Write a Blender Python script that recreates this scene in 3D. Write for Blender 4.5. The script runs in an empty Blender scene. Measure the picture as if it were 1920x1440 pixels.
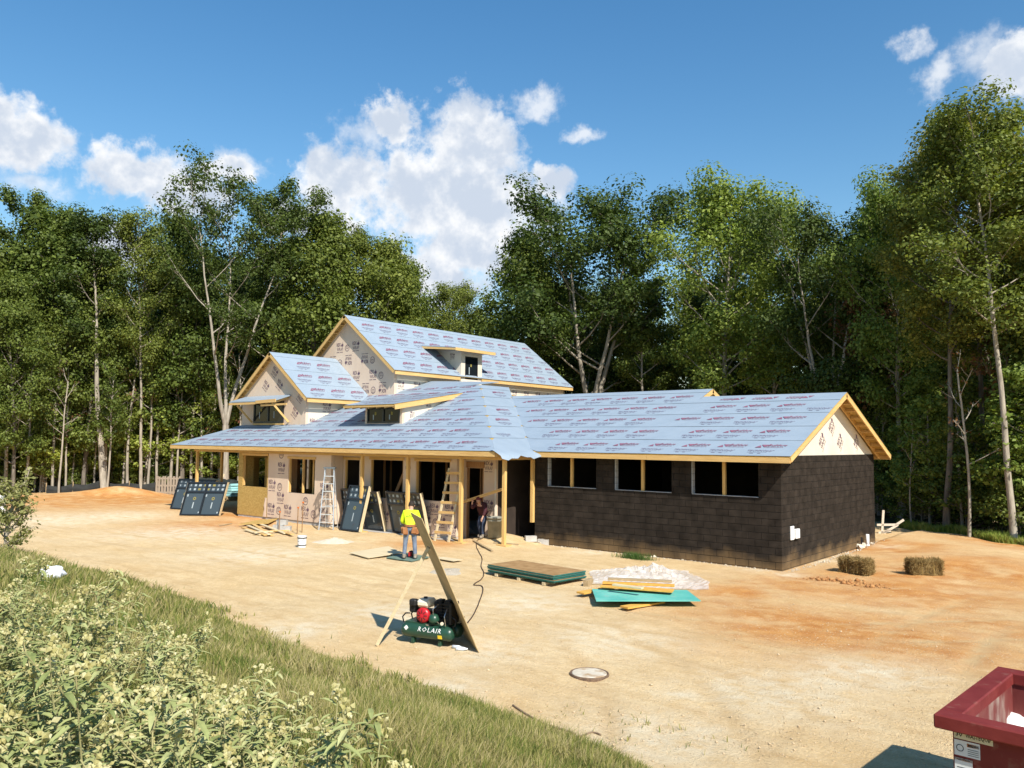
import bpy, bmesh, math, random
import numpy as np
from mathutils import Vector, Matrix
random.seed(7); RNG = np.random.default_rng(11)
SC = bpy.context.scene
COL = SC.collection

# ------------------------------------------------------------------ camera
CAM = np.array([9.005, -22.885, 3.575]); FPX = 1514.15
def cam_axes(yaw, pitch, roll):
    f = np.array([-math.sin(yaw)*math.cos(pitch), math.cos(yaw)*math.cos(pitch), math.sin(pitch)])
    r = np.array([math.cos(yaw), math.sin(yaw), 0.0]); u = np.cross(r, f)
    return math.cos(roll)*r + math.sin(roll)*u, -math.sin(roll)*r + math.cos(roll)*u, f
CR, CU, CF = cam_axes(math.radians(39.881), math.radians(4.1), math.radians(0.578))
cd = bpy.data.cameras.new('camera'); cam = bpy.data.objects.new('camera', cd); COL.objects.link(cam)
cd.sensor_width = 36; cd.lens = 36*FPX/1920; cd.clip_start = 0.1; cd.clip_end = 4000
m = Matrix.Identity(4)
for i in range(3):
    m[i][0], m[i][1], m[i][2], m[i][3] = CR[i], CU[i], -CF[i], CAM[i]
cam.matrix_world = m; SC.camera = cam
SC.render.engine = 'CYCLES'
SC.cycles.use_denoising = True
SC.cycles.max_bounces = 7; SC.cycles.diffuse_bounces = 3; SC.cycles.glossy_bounces = 3
SC.cycles.transmission_bounces = 5; SC.cycles.transparent_max_bounces = 8
SC.view_settings.view_transform = 'Standard'; SC.view_settings.look = 'None'
SC.view_settings.gamma = 1; SC.view_settings.exposure = 0.58

def ray(px, py):
    return CR*((px-960)/FPX) - CU*((py-720)/FPX) + CF
def gp(px, py, z=0.0):
    d = ray(px, py); t = (z-CAM[2])/d[2]; p = CAM + d*t; return Vector((p[0], p[1], z))
def spot(px, depth, z=0.0):
    """ground point that far ahead of the camera on the bearing of image column px"""
    d = ray(px, 828); p = CAM + d*depth/(d@CF); return Vector((p[0], p[1], z))

# ------------------------------------------------------------------ sun and sky
SUN = Vector((0.98, -0.445, 1.0)).normalized()
sl = bpy.data.lights.new('sun', 'SUN'); sl.energy = 4.9; sl.angle = math.radians(0.5); sl.color = (1.0, 0.95, 0.86)
so = bpy.data.objects.new('sun', sl); COL.objects.link(so); so.rotation_euler = SUN.to_track_quat('Z', 'Y').to_euler()
so.location = (20, -40, 40)
W = bpy.data.worlds.new('World'); SC.world = W; W.use_nodes = True
def build_world():
    nt = W.node_tree; N = nt.nodes; L = nt.links; N.clear()
    out = N.new('ShaderNodeOutputWorld'); bg = N.new('ShaderNodeBackground'); L.new(bg.outputs[0], out.inputs[0])
    bg.inputs[1].default_value = 0.1
    sky = N.new('ShaderNodeTexSky'); sky.sky_type = 'NISHITA'; sky.sun_disc = False
    sky.sun_elevation = math.asin(SUN.z); sky.sun_rotation = math.atan2(SUN.x, SUN.y)
    sky.air_density = 1.35; sky.dust_density = 0.15; sky.ozone_density = 2.2; sky.altitude = 0
    hs = N.new('ShaderNodeHueSaturation'); hs.inputs['Saturation'].default_value = 1.33; hs.inputs['Value'].default_value = 1.0
    L.new(sky.outputs[0], hs.inputs['Color'])
    # cumulus: clusters of flattened lobes by direction, their outline broken up by fractal noise
    lobes = [(885,275,105,82),(795,330,110,60),(865,385,190,90),(640,330,88,62),(900,455,125,80),(1045,342,54,40),(732,232,42,46),
             (15,255,92,56),(262,330,88,48),(345,372,72,46),(430,325,56,30),(590,405,92,40),(1915,130,70,48),
             (1915,420,72,62),(780,525,145,52),(200,480,85,50),(1690,545,85,50)]
    D = [(Vector(ray(a, b)).normalized(), c/FPX, d/FPX) for a, b, c, d in lobes]
    for rot in (80, 150, 215, 285):          # the same broken cumulus carries on round the rest of the sky
        R = Matrix.Rotation(math.radians(rot), 3, 'Z')
        for k in (2, 11): D.append((R @ D[k][0], D[k][1]*1.3, D[k][2]*1.3))
    def mth(op, a, b=None, c=None):
        n = N.new('ShaderNodeMath'); n.operation = op
        for i, v in enumerate((a, b, c)):
            if v is None: continue
            if isinstance(v, (int, float)): n.inputs[i].default_value = v
            else: L.new(v, n.inputs[i])
        return n.outputs[0]
    def vmt(op, a, b=None, c=None):
        n = N.new('ShaderNodeVectorMath'); n.operation = op
        for i, v in enumerate((a, b, c)):
            if v is None: continue
            if isinstance(v, tuple): n.inputs[i].default_value = v
            else: L.new(v, n.inputs[i])
        return n
    tc = N.new('ShaderNodeTexCoord')
    nz = N.new('ShaderNodeTexNoise'); nz.inputs['Scale'].default_value = 13; nz.inputs['Detail'].default_value = 7; nz.inputs['Roughness'].default_value = 0.6
    L.new(tc.outputs['Generated'], nz.inputs['Vector'])
    wrp = vmt('MULTIPLY_ADD', nz.outputs['Color'], (.085, .085, .085), (-.0425, -.0425, -.0425)).outputs[0]
    p = vmt('ADD', tc.outputs['Generated'], wrp).outputs[0]
    acc = None
    for d, rx, rz in D:
        q = vmt('MULTIPLY_ADD', p, (1/rx, 1/rx, 1/rz), (-d.x/rx, -d.y/rx, -d.z/rz)).outputs[0]
        s = vmt('LENGTH', q).outputs['Value']
        acc = s if acc is None else mth('SMOOTH_MIN', acc, s, .35)
    nf = N.new('ShaderNodeTexNoise'); nf.inputs['Scale'].default_value = 46; nf.inputs['Detail'].default_value = 6; nf.inputs['Roughness'].default_value = .62; L.new(tc.outputs['Generated'], nf.inputs['Vector'])
    fine = mth('MULTIPLY_ADD', nf.outputs['Fac'], 1.0, -.5)
    acc = mth('ADD', acc, mth('MULTIPLY', fine, 1.25))
    mk = N.new('ShaderNodeMapRange'); mk.interpolation_type = 'SMOOTHSTEP'; L.new(acc, mk.inputs[0])
    wac = None                                # thin wisps
    for a_, b_, c_, d_ in ((1004,196,44,26),(1098,241,32,17),(60,342,66,28),(112,346,26,24),(1710,78,28,24),(1750,146,36,28),(1845,112,56,44),(440,310,60,30),(690,250,50,34)):
        d = Vector(ray(a_, b_)).normalized(); rx, rz = c_/FPX, d_/FPX
        s = vmt('LENGTH', vmt('MULTIPLY_ADD', p, (1/rx, 1/rx, 1/rz), (-d.x/rx, -d.y/rx, -d.z/rz)).outputs[0]).outputs['Value']; wac = s if wac is None else mth('MINIMUM', wac, s)
    wk = N.new('ShaderNodeMapRange'); wk.interpolation_type = 'SMOOTHSTEP'; L.new(mth('ADD', wac, mth('MULTIPLY', fine, 1.6)), wk.inputs[0]); wk.inputs[1].default_value = 1.15; wk.inputs[2].default_value = .1; wk.inputs[4].default_value = .70
    mk.inputs[1].default_value = 1.12; mk.inputs[2].default_value = .58
    # thick middles are greyer, with billows; rims stay white
    bil = mth('MULTIPLY_ADD', nz.outputs['Fac'], 2.6, -.8)
    n2 = N.new('ShaderNodeTexNoise'); n2.inputs['Scale'].default_value = 13; n2.inputs['Detail'].default_value = 4; n2.inputs['Roughness'].default_value = .6; L.new(vmt('ADD', tc.outputs['Generated'], (.010, -.004, .020)).outputs[0], n2.inputs['Vector'])
    bil = mth('MULTIPLY', mth('SUBTRACT', nz.outputs['Fac'], n2.outputs['Fac']), 3.2)
    core = mth('MULTIPLY_ADD', acc, -.75, .62)
    sh = N.new('ShaderNodeMapRange'); sh.interpolation_type = 'SMOOTHSTEP'; L.new(mth('ADD', core, mth('MULTIPLY', bil, -.95)), sh.inputs[0])
    sh.inputs[1].default_value = -.45; sh.inputs[2].default_value = .62
    cc = N.new('ShaderNodeMix'); cc.data_type = 'RGBA'; L.new(sh.outputs[0], cc.inputs[0])
    cc.inputs[6].default_value = (7.2, 7.2, 7.2, 1); cc.inputs[7].default_value = (4.2, 4.75, 5.6, 1)
    mx = N.new('ShaderNodeMix'); mx.data_type = 'RGBA'; L.new(mth('MAXIMUM', mk.outputs[0], wk.outputs[0]), mx.inputs[0])
    L.new(hs.outputs[0], mx.inputs[6]); L.new(cc.outputs[2], mx.inputs[7]); L.new(mx.outputs[2], bg.inputs[0])
    W.cycles.sampling_method = 'MANUAL'; W.cycles.sample_map_resolution = 512
build_world()

# ------------------------------------------------------------------ helpers
def V(*a): return Vector(a)
class MB:
    def __init__(s): s.v = []; s.f = []
    def add(s, vs, fs):
        o = len(s.v); s.v += [tuple(x) for x in vs]; s.f += [tuple(i+o for i in q) for q in fs]; return s
    def box(s, x0, y0, z0, x1, y1, z1):
        x0, x1 = min(x0, x1), max(x0, x1); y0, y1 = min(y0, y1), max(y0, y1); z0, z1 = min(z0, z1), max(z0, z1)
        return s.add([(x0,y0,z0),(x1,y0,z0),(x1,y1,z0),(x0,y1,z0),(x0,y0,z1),(x1,y0,z1),(x1,y1,z1),(x0,y1,z1)],
                     [(0,3,2,1),(4,5,6,7),(0,1,5,4),(1,2,6,5),(2,3,7,6),(3,0,4,7)])
    def obox(s, c, a, b, n):
        """box of half-axis vectors a, b, n about c"""
        c, a, b, n = map(Vector, (c, a, b, n))
        P = [c-a-b-n, c+a-b-n, c+a+b-n, c-a+b-n, c-a-b+n, c+a-b+n, c+a+b+n, c-a+b+n]
        return s.add(P, [(0,3,2,1),(4,5,6,7),(0,1,5,4),(1,2,6,5),(2,3,7,6),(3,0,4,7)])
    def beam(s, p, q, w, h, up=(0,0,1)):
        p, q = Vector(p), Vector(q); d = q-p; L = d.length; d.normalize()
        u = Vector(up); sd = d.cross(u)
        if sd.length < 1e-4: sd = d.cross(Vector((0,1,0)))
        sd.normalize(); u = sd.cross(d)
        return s.obox((p+q)/2, d*L/2, sd*w/2, u*h/2)
    def prism(s, poly, off):
        poly = [Vector(p) for p in poly]; off = Vector(off); n = len(poly)
        return s.add(poly + [p+off for p in poly], [tuple(range(n)), tuple(range(2*n-1, n-1, -1))] + [(i, i+n, (i+1) % n + n, (i+1) % n) for i in range(n)])
    def tube(s, pts, rad, n=8, cap=True):
        pts = [Vector(p) for p in pts]
        if isinstance(rad, (int, float)): rad = [rad]*len(pts)
        o = len(s.v); prev = None
        for i, p in enumerate(pts):
            d = (pts[min(i+1, len(pts)-1)] - pts[max(i-1, 0)]).normalized()
            if prev is None:
                a = d.cross(Vector((0.3, 0.2, 1)))
                if a.length < .05: a = d.cross(Vector((1, 0, 0)))
            else: a = prev - d*prev.dot(d)
            a.normalize(); prev = a; b = d.cross(a)
            for k in range(n):
                t = 2*math.pi*k/n; s.v.append(tuple(p + (a*math.cos(t) + b*math.sin(t))*rad[i]))
        for i in range(len(pts)-1):
            for k in range(n):
                s.f.append((o+i*n+k, o+i*n+(k+1) % n, o+(i+1)*n+(k+1) % n, o+(i+1)*n+k))
        if cap:
            s.f.append(tuple(o+k for k in reversed(range(n)))); e = o+(len(pts)-1)*n; s.f.append(tuple(e+k for k in range(n)))
        return s
    def lathe(s, prof, c=(0,0,0), axis=(0,0,1), n=20):
        """profile of (radius, height) turned round an axis through c"""
        ax = Vector(axis).normalized(); a = ax.cross(Vector((1,0,0)))
        if a.length < .1: a = ax.cross(Vector((0,1,0)))
        a.normalize(); b = ax.cross(a); c = Vector(c); o = len(s.v)
        for r, h in prof:
            for k in range(n):
                t = 2*math.pi*k/n; s.v.append(tuple(c + ax*h + (a*math.cos(t) + b*math.sin(t))*r))
        for i in range(len(prof)-1):
            for k in range(n):
                s.f.append((o+i*n+k, o+i*n+(k+1) % n, o+(i+1)*n+(k+1) % n, o+(i+1)*n+k))
        s.f.append(tuple(o+k for k in reversed(range(n)))); e = o+(len(prof)-1)*n; s.f.append(tuple(e+k for k in range(n)))
        return s
    def mesh(s, name):
        me = bpy.data.meshes.new(name); me.from_pydata(s.v, [], s.f); me.update(); return me
    def build(s, name, mat, parent=None, smooth=False, bevel=0):
        me = s.mesh(name)
        if bevel:
            bm = bmesh.new(); bm.from_mesh(me); bmesh.ops.bevel(bm, geom=bm.edges[:], offset=bevel, segments=1, affect='EDGES', clamp_overlap=True); bm.to_mesh(me); bm.free()
        return link(name, me, mat, parent, smooth)
def fix(me):
    bm = bmesh.new(); bm.from_mesh(me); bmesh.ops.recalc_face_normals(bm, faces=bm.faces[:]); bm.to_mesh(me); bm.free()
def link(name, me, mat, parent=None, smooth=False):
    if smooth: me.polygons.foreach_set('use_smooth', [True]*len(me.polygons))
    if mat is not None and not me.materials: me.materials.append(mat)
    o = bpy.data.objects.new(name, me); COL.objects.link(o)
    if parent is not None: o.parent = parent
    return o
def np_mesh(name, verts, faces, mat, nper):
    me = bpy.data.meshes.new(name); nv, nf = len(verts), len(faces)
    me.vertices.add(nv); me.vertices.foreach_set('co', np.asarray(verts, dtype=np.float32).ravel())
    me.loops.add(nf*nper); me.loops.foreach_set('vertex_index', np.asarray(faces, dtype=np.int32).ravel())
    me.polygons.add(nf); me.polygons.foreach_set('loop_start', np.arange(0, nf*nper, nper, dtype=np.int32))
    me.update(calc_edges=True); me.validate()
    if mat: me.materials.append(mat)
    return me
def thing(name, label, cat, loc=(0,0,0), rotz=0, group=None):
    o = bpy.data.objects.new(name, None); COL.objects.link(o); o.empty_display_size = 0.3
    o.location = loc; o.rotation_euler = (0, 0, rotz); return tag(o, label, cat, group)
def tag(o, label, cat, group=None):
    o['label'] = label; o['category'] = cat
    if group: o['group'] = group
    return o
def struct(o): o['kind'] = 'structure'; return o
def stuff(o): o['kind'] = 'stuff'; return o
def dup(root, loc=None, rotz=None, label=None, scale=None):
    r = root.copy(); COL.objects.link(r)
    if loc is not None: r.location = loc
    if rotz is not None: r.rotation_euler = (0, 0, rotz)
    if scale is not None: r.scale = scale if isinstance(scale, (tuple, list)) else (scale,)*3
    if label: r['label'] = label
    for ch in list(root.children):
        c = ch.copy(); COL.objects.link(c); c.parent = r
        for gch in list(ch.children):
            d = gch.copy(); COL.objects.link(d); d.parent = c
    return r

# ------------------------------------------------------------------ materials
def mat(name, c1, c2=None, scale=4.0, rough=0.8, bump=0.0, bscale=None, metal=0.0, spec=0.3, stretch=(1,1,1), detail=6, lo=0.35, hi=0.65, coord='Object', c3=None, s3=1.0, lo3=.55, hi3=.7):
    M = bpy.data.materials.new(name); M.use_nodes = True; nt = M.node_tree; N = nt.nodes; L = nt.links
    p = N['Principled BSDF']; p.inputs['Roughness'].default_value = rough; p.inputs['Metallic'].default_value = metal
    p.inputs['Specular IOR Level'].default_value = spec
    p.inputs['Base Color'].default_value = (*c1, 1)
    if c2 is None and not bump: return M
    tc = N.new('ShaderNodeTexCoord'); mp = N.new('ShaderNodeMapping'); mp.inputs['Scale'].default_value = stretch
    if coord == 'World':
        ge = N.new('ShaderNodeNewGeometry'); L.new(ge.outputs['Position'], mp.inputs[0])
    else: L.new(tc.outputs[coord], mp.inputs[0])
    if c2 is not None:
        n = N.new('ShaderNodeTexNoise'); n.inputs['Scale'].default_value = scale; n.inputs['Detail'].default_value = detail; L.new(mp.outputs[0], n.inputs['Vector'])
        r = N.new('ShaderNodeMapRange'); r.inputs[1].default_value = lo; r.inputs[2].default_value = hi; L.new(n.outputs[0], r.inputs[0])
        mx = N.new('ShaderNodeMix'); mx.data_type = 'RGBA'; mx.inputs[6].default_value = (*c1, 1); mx.inputs[7].default_value = (*c2, 1)
        L.new(r.outputs[0], mx.inputs[0]); col = mx.outputs[2]
        if c3 is not None:
            n3 = N.new('ShaderNodeTexNoise'); n3.inputs['Scale'].default_value = s3; n3.inputs['Detail'].default_value = 5; L.new(mp.outputs[0], n3.inputs['Vector'])
            r3 = N.new('ShaderNodeMapRange'); r3.inputs[1].default_value = lo3; r3.inputs[2].default_value = hi3; L.new(n3.outputs[0], r3.inputs[0])
            m3 = N.new('ShaderNodeMix'); m3.data_type = 'RGBA'; L.new(r3.outputs[0], m3.inputs[0]); L.new(col, m3.inputs[6]); m3.inputs[7].default_value = (*c3, 1); col = m3.outputs[2]
        L.new(col, p.inputs['Base Color'])
    if bump:
        nb = N.new('ShaderNodeTexNoise'); nb.inputs['Scale'].default_value = bscale or scale*3; nb.inputs['Detail'].default_value = 5; L.new(mp.outputs[0], nb.inputs['Vector'])
        b = N.new('ShaderNodeBump'); b.inputs['Strength'].default_value = min(1, bump); b.inputs['Distance'].default_value = 0.03; L.new(nb.outputs[0], b.inputs['Height']); L.new(b.outputs[0], p.inputs['Normal'])
    return M
def wood(name, c1, c2, axis=0, rough=.75):
    st = [9, 9, 9]; st[axis] = .8
    return mat(name, c1, c2, 2.2, rough, .25, 6, stretch=tuple(st), lo=.3, hi=.7, spec=.2)
PINE = wood('pine_lumber', (.56,.345,.125), (.66,.44,.18)); PINE_Y = wood('pine_lumber_depth', (.56,.345,.125), (.66,.44,.18), 1)
PINE_Z = wood('pine_post', (.58,.35,.115), (.67,.44,.17), 2); PALE = wood('pale_board', (.55,.44,.26), (.66,.55,.36))
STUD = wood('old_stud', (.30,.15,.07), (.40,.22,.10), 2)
OSB = mat('osb_sheathing', (.38,.24,.065), (.50,.34,.11), 14, .85, .3, 30, stretch=(1,1,1.6), detail=3)
FELT = mat('roof_underlayment', (.255,.315,.375), (.285,.345,.405), 1.4, .5, .55, 1.6, spec=.35, lo=.3, hi=.7, stretch=(1,1.6,1))
RED_INK = mat('red_print', (.245,.10,.145), (.21,.09,.14), 3); PURPLE_INK = mat('dark_print', (.15,.13,.20), (.17,.15,.22), 3)
WRAP = mat('house_wrap', (.62,.47,.35), (.66,.52,.40), 1.2, .6, .3, 3.0, spec=.3, stretch=(1,1,.5))
WRAPSM = mat('house_wrap_white', (.64,.56,.45), (.68,.61,.51), 1.2, .6, .3, 3.0, spec=.3)
WRAP_INK = mat('wrap_print', (.10,.06,.09), (.17,.11,.14), 3)
BLACKFR = mat('black_frame', (.012,.014,.018), None, rough=.35, spec=.5)
def glass_mat():
    M = mat('window_glass', (.050,.066,.076), None, rough=.04, spec=.5); p = M.node_tree.nodes['Principled BSDF']  # base lightened: sky reflection put into the pane colour
    return M
GLASS = glass_mat(); GLASS_D = mat('dark_window_glass', (.010,.014,.017), None, rough=.06, spec=.22)
ROOM_SHADE = mat('painted_room_shade', (.030,.021,.016), (.045,.032,.024), 2)  # near-black: the gloom of the rooms is put into the colour
CONC = mat('concrete', (.38,.36,.33), (.48,.46,.42), 6, .9, .3, 20)
# ------------------------------------------------------------------ ground
TX = [-80, -17, -8.65, -2.44, 2.6, 4.4, 6.0, 7.5, 9.5, 14, 60]; TY = [-13.7, -13.5, -13.5, -14.5, -14.8, -15.0, -15.9, -17.0, -18.0, -19.5, -24]
def toe(x): return np.interp(x, TX, TY)
_ph = RNG.uniform(0, 6.28, (24, 2)); _fr = RNG.uniform(0.15, 1.0, 24); _an = RNG.uniform(0, 6.28, 24)
def wob(x, y, k0=0, k1=12, f=1.0):
    s = 0
    for k in range(k0, k1):
        s = s + np.sin((x*math.cos(_an[k]) + y*math.sin(_an[k]))*_fr[k]*f*3 + _ph[k, 0])
    return s/math.sqrt(k1-k0)
MOUNDS = [(-9.7, -0.75, .95, .30), (-10.6, -0.3, .7, .15)]
for px, dep, r, h in ((150, 50, 1.5, .12), (200, 51, 1.3, .25), (235, 51, 1.2, .30), (270, 51, 1.2, .26), (60, 48, 3, .15), (1760, 27, 2.5, .12), (1870, 24, 2.5, .16), (1700, 31, 3, .2)):
    q = spot(px, dep); MOUNDS.append((q.x, q.y, r, h))
# wheel ruts: pairs of lines driven across the site, pressed a little into the dirt
RUTS = []
for path in ([(1960, 1175), (1600, 1185), (1250, 1170), (900, 1110), (500, 1050), (150, 1000), (-60, 975)], [(1760, 1440), (1560, 1300), (1330, 1215), (1050, 1150), (700, 1090), (380, 1030)], [(1920, 1120), (1780, 1180), (1700, 1260), (1640, 1350), (1560, 1460)], [(1300, 1470), (1250, 1330), (1150, 1220), (980, 1130), (760, 1085), (500, 1070)]):
    P_ = [gp(*q) for q in path]; C_ = []
    for i in range(len(P_)-1):
        p0, p1, p2, p3 = P_[max(0, i-1)], P_[i], P_[i+1], P_[min(len(P_)-1, i+2)]
        for k in range(14): t = k/14; C_.append(.5*((2*p1) + (p2-p0)*t + (2*p0-5*p1+4*p2-p3)*t*t + (3*p1-p0-3*p2+p3)*t**3))
    for sd in (-.8, .8):
        Q_ = []
        for i in range(len(C_)):
            d_ = (C_[min(i+1, len(C_)-1)] - C_[max(i-1, 0)]).normalized(); Q_.append((C_[i].x - d_.y*sd, C_[i].y + d_.x*sd))
        RUTS.append(np.array(Q_))
def tracks(x, y):
    x = np.asarray(x, float); y = np.asarray(y, float); out = np.zeros_like(x)
    sel = (x > -46) & (x < 20) & (y > -26) & (y < 8)
    if not np.any(sel): return out
    xs_, ys_ = x[sel], y[sel]; o_ = np.zeros_like(xs_)
    for Q in RUTS:
        best = np.full_like(xs_, 9.0)
        for (ax, ay), (bx, by) in zip(Q[:-1], Q[1:]):
            near = (xs_ > min(ax, bx)-.8) & (xs_ < max(ax, bx)+.8) & (ys_ > min(ay, by)-.8) & (ys_ < max(ay, by)+.8)
            if not near.any(): continue
            X_, Y_ = xs_[near], ys_[near]; dx, dy = bx-ax, by-ay; t = np.clip(((X_-ax)*dx + (Y_-ay)*dy)/(dx*dx+dy*dy+1e-9), 0, 1); best[near] = np.minimum(best[near], np.hypot(X_-ax-t*dx, Y_-ay-t*dy))
        fade = np.clip(.55 + .45*np.sin(xs_*.9 + ys_*.6), .1, 1)
        o_ = np.maximum(o_, fade*np.exp(-(best/.13)**4)) - .35*fade*np.exp(-((best-.24)/.07)**2)
    out[sel] = o_; return out
def bank_d(x, y): return toe(x) - y + 0.35*wob(x, y, 0, 8, 1.2)
def ground_z(x, y):
    x = np.asarray(x, float); y = np.asarray(y, float)
    d = np.clip((toe(x) - y)/8.0, 0, 1); z = 1.95*(1 - (1-d)**1.6)
    z = z + 0.018*wob(x, y, 0, 12, 1.0) + 0.008*wob(x, y, 12, 24, 4)
    for mx, my, r, h in MOUNDS: z = z + h*np.exp(-((x-mx)**2 + (y-my)**2)/(r*r))
    if x.size > 20000: z = z - .022*tracks(x, y)
    # the graded pad under and close to the walls is level
    inside = ((x > -29.0) & (x < 0.25) & (y > -0.25) & (y < 19))
    return np.where(inside, np.minimum(z, -0.03), z)
def build_ground():
    def axis(a, b, st, far):
        c = list(np.arange(a, b+1e-6, st)); k = st
        while c[-1] < far: k *= 1.35; c.append(c[-1]+k)
        k = st
        while c[0] > -far: k *= 1.35; c.insert(0, c[0]-k)
        return np.array(c)
    xs = axis(-44, 18, .13, 1500); ys = axis(-24, 20, .13, 1500)
    X, Y = np.meshgrid(xs, ys); Z = ground_z(X, Y)
    nx, ny = len(xs), len(ys); idx = np.arange(nx*ny).reshape(ny, nx)
    F = np.stack([idx[:-1, :-1], idx[:-1, 1:], idx[1:, 1:], idx[1:, :-1]], -1).reshape(-1, 4)
    me = np_mesh('ground', np.stack([X, Y, Z], -1).reshape(-1, 3), F, None, 4)
    x, y = X.ravel(), Y.ravel()
    def attr(n, v):
        a = me.attributes.new(n, 'FLOAT', 'POINT'); a.data.foreach_set('value', np.asarray(v, dtype=np.float32))
    sm = lambda v, a, b: np.clip((v-a)/(b-a), 0, 1)
    d = toe(x) - y
    far = np.hypot(x-CAM[0], y-CAM[1])
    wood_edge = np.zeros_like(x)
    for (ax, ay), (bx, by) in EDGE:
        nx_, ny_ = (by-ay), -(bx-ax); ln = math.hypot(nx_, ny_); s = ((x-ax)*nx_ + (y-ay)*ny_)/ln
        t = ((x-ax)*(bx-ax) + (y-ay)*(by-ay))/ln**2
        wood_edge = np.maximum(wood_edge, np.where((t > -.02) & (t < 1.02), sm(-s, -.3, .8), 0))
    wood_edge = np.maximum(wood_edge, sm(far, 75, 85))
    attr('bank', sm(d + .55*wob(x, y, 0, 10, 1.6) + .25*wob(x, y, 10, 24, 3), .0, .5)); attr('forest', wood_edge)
    cl = np.zeros_like(x)
    for px, py, r in ((1560, 1180, 2.6), (1420, 1150, 2.0), (1700, 1100, 3.6), (1640, 1030, 3.0), (1850, 1080, 3.6), (1750, 1210, 2.0), (1520, 1100, 2.0), (1900, 1020, 3), (1380, 1110, 1.2), (1880, 1180, 1.6), (640, 960, 5), (240, 935, 9), (500, 965, 4), (400, 985, 3), (800, 1020, 1.4)):
        g = gp(px, py); cl = np.maximum(cl, np.exp(-((x-g.x)**2 + (y-g.y)**2)/(r*r)))
    attr('clay', np.clip(cl + .18*wob(x, y, 4, 20, 2.2)*cl, 0, 1))
    pl = np.zeros_like(x)
    for px, py, r in ((1640, 1262, 1.0), (1560, 1275, .8), (1270, 1300, .35), (1230, 1025, .8), (1180, 1030, .6), (1100, 1035, .7), (1330, 1045, .6), (200, 968, 2.6), (90, 975, 3.2), (330, 1000, 2.6), (1540, 1050, .5), (1480, 1078, .4), (1420, 1068, .45), (1575, 1040, .45), (835, 1072, .35), (1660, 1030, .5), (560, 1180, .8), (840, 1290, .6), (1000, 1130, 1.2), (760, 1150, 1.4), (1150, 1200, 1.2), (480, 1040, 2.0), (1450, 1300, 1.3), (1250, 1380, 1.0), (900, 1220, 1.0)):
        g = gp(px, py); pl = np.maximum(pl, np.exp(-((x-g.x)**2 + (y-g.y)**2)/(r*r)))
    attr('pale', pl); attr('rut', np.clip(tracks(x, y), 0, 1))
    M = bpy.data.materials.new('site_dirt'); M.use_nodes = True; nt = M.node_tree; N = nt.nodes; L = nt.links; p = N['Principled BSDF']
    p.inputs['Roughness'].default_value = .95; p.inputs['Specular IOR Level'].default_value = .1
    tc = N.new('ShaderNodeTexCoord')
    def noise(sc, det=6, st=None, rough=.55):
        n = N.new('ShaderNodeTexNoise'); n.inputs['Scale'].default_value = sc; n.inputs['Detail'].default_value = det; n.inputs['Roughness'].default_value = rough
        if st:
            mp = N.new('ShaderNodeMapping'); mp.inputs['Scale'].default_value = st; L.new(tc.outputs['Object'], mp.inputs[0]); L.new(mp.outputs[0], n.inputs['Vector'])
        else: L.new(tc.outputs['Object'], n.inputs['Vector'])
        return n.outputs[0]
    def rng(v, a, b):
        r = N.new('ShaderNodeMapRange'); r.inputs[1].default_value = a; r.inputs[2].default_value = b; L.new(v, r.inputs[0]); return r.outputs[0]
    def mix(f, a, b):
        m_ = N.new('ShaderNodeMix'); m_.data_type = 'RGBA'
        if isinstance(f, float): m_.inputs[0].default_value = f
        else: L.new(f, m_.inputs[0])
        for i, v in ((6, a), (7, b)):
            if isinstance(v, tuple): m_.inputs[i].default_value = (*v, 1)
            else: L.new(v, m_.inputs[i])
        return m_.outputs[2]
    def at(n):
        a = N.new('ShaderNodeAttribute'); a.attribute_name = n; return a.outputs['Fac']
    def op(o, a, b):
        k = N.new('ShaderNodeMath'); k.operation = o; k.use_clamp = True
        for i, v in enumerate((a, b)):
            if isinstance(v, float): k.inputs[i].default_value = v
            else: L.new(v, k.inputs[i])
        return k.outputs[0]
    c = mix(rng(noise(.35, 6), .35, .68), (.68,.49,.255), (.74,.57,.33))
    c = mix(op('MULTIPLY', rng(noise(1.3, 8, (1, 1.9, 1), .7), .42, .72), .7), c, (.50,.315,.135))
    c = mix(op('MULTIPLY', rng(noise(7, 8, None, .75), .46, .66), .55), c, (.52,.345,.16))
    streak = noise(.55, 6, (.28, 2.6, 1))                     # wheel-worn streaks along the drive
    c = mix(op('MULTIPLY', rng(streak, .5, .72), .45), c, (.66,.51,.31))
    c = mix(op('MULTIPLY', rng(noise(.8, 6, (.22, 3.1, 1)), .54, .72), .32), c, (.46,.285,.125))
    c = mix(op('MULTIPLY', at('clay'), rng(noise(1.1, 7), .12, .5)), c, mix(rng(noise(2.2, 6), .4, .65), (.58,.28,.085), (.48,.20,.055)))
    c = mix(op('MULTIPLY', at('pale'), rng(noise(3.0, 6), .3, .62)), c, (.74,.63,.44))
    speck = rng(noise(34, 4, None, .7), .58, .68); c = mix(op('MULTIPLY', speck, .62), c, (.30,.20,.11))
    speck2 = rng(noise(24, 4, None, .7), .58, .68); c = mix(op('MULTIPLY', speck2, .6), c, (.76,.64,.44))
    c = mix(op('MULTIPLY', at('rut'), rng(noise(2.6, 6), .3, .6)), c, (.56,.39,.20))
    bankc = mix(rng(noise(2.0, 6), .35, .65), (.10,.115,.035), (.20,.16,.075))
    c = mix(at('bank'), c, bankc)
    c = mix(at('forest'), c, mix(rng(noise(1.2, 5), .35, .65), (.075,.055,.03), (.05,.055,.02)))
    L.new(c, p.inputs['Base Color'])
    b = N.new('ShaderNodeBump'); b.inputs['Strength'].default_value = .9; b.inputs['Distance'].default_value = .05
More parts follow.
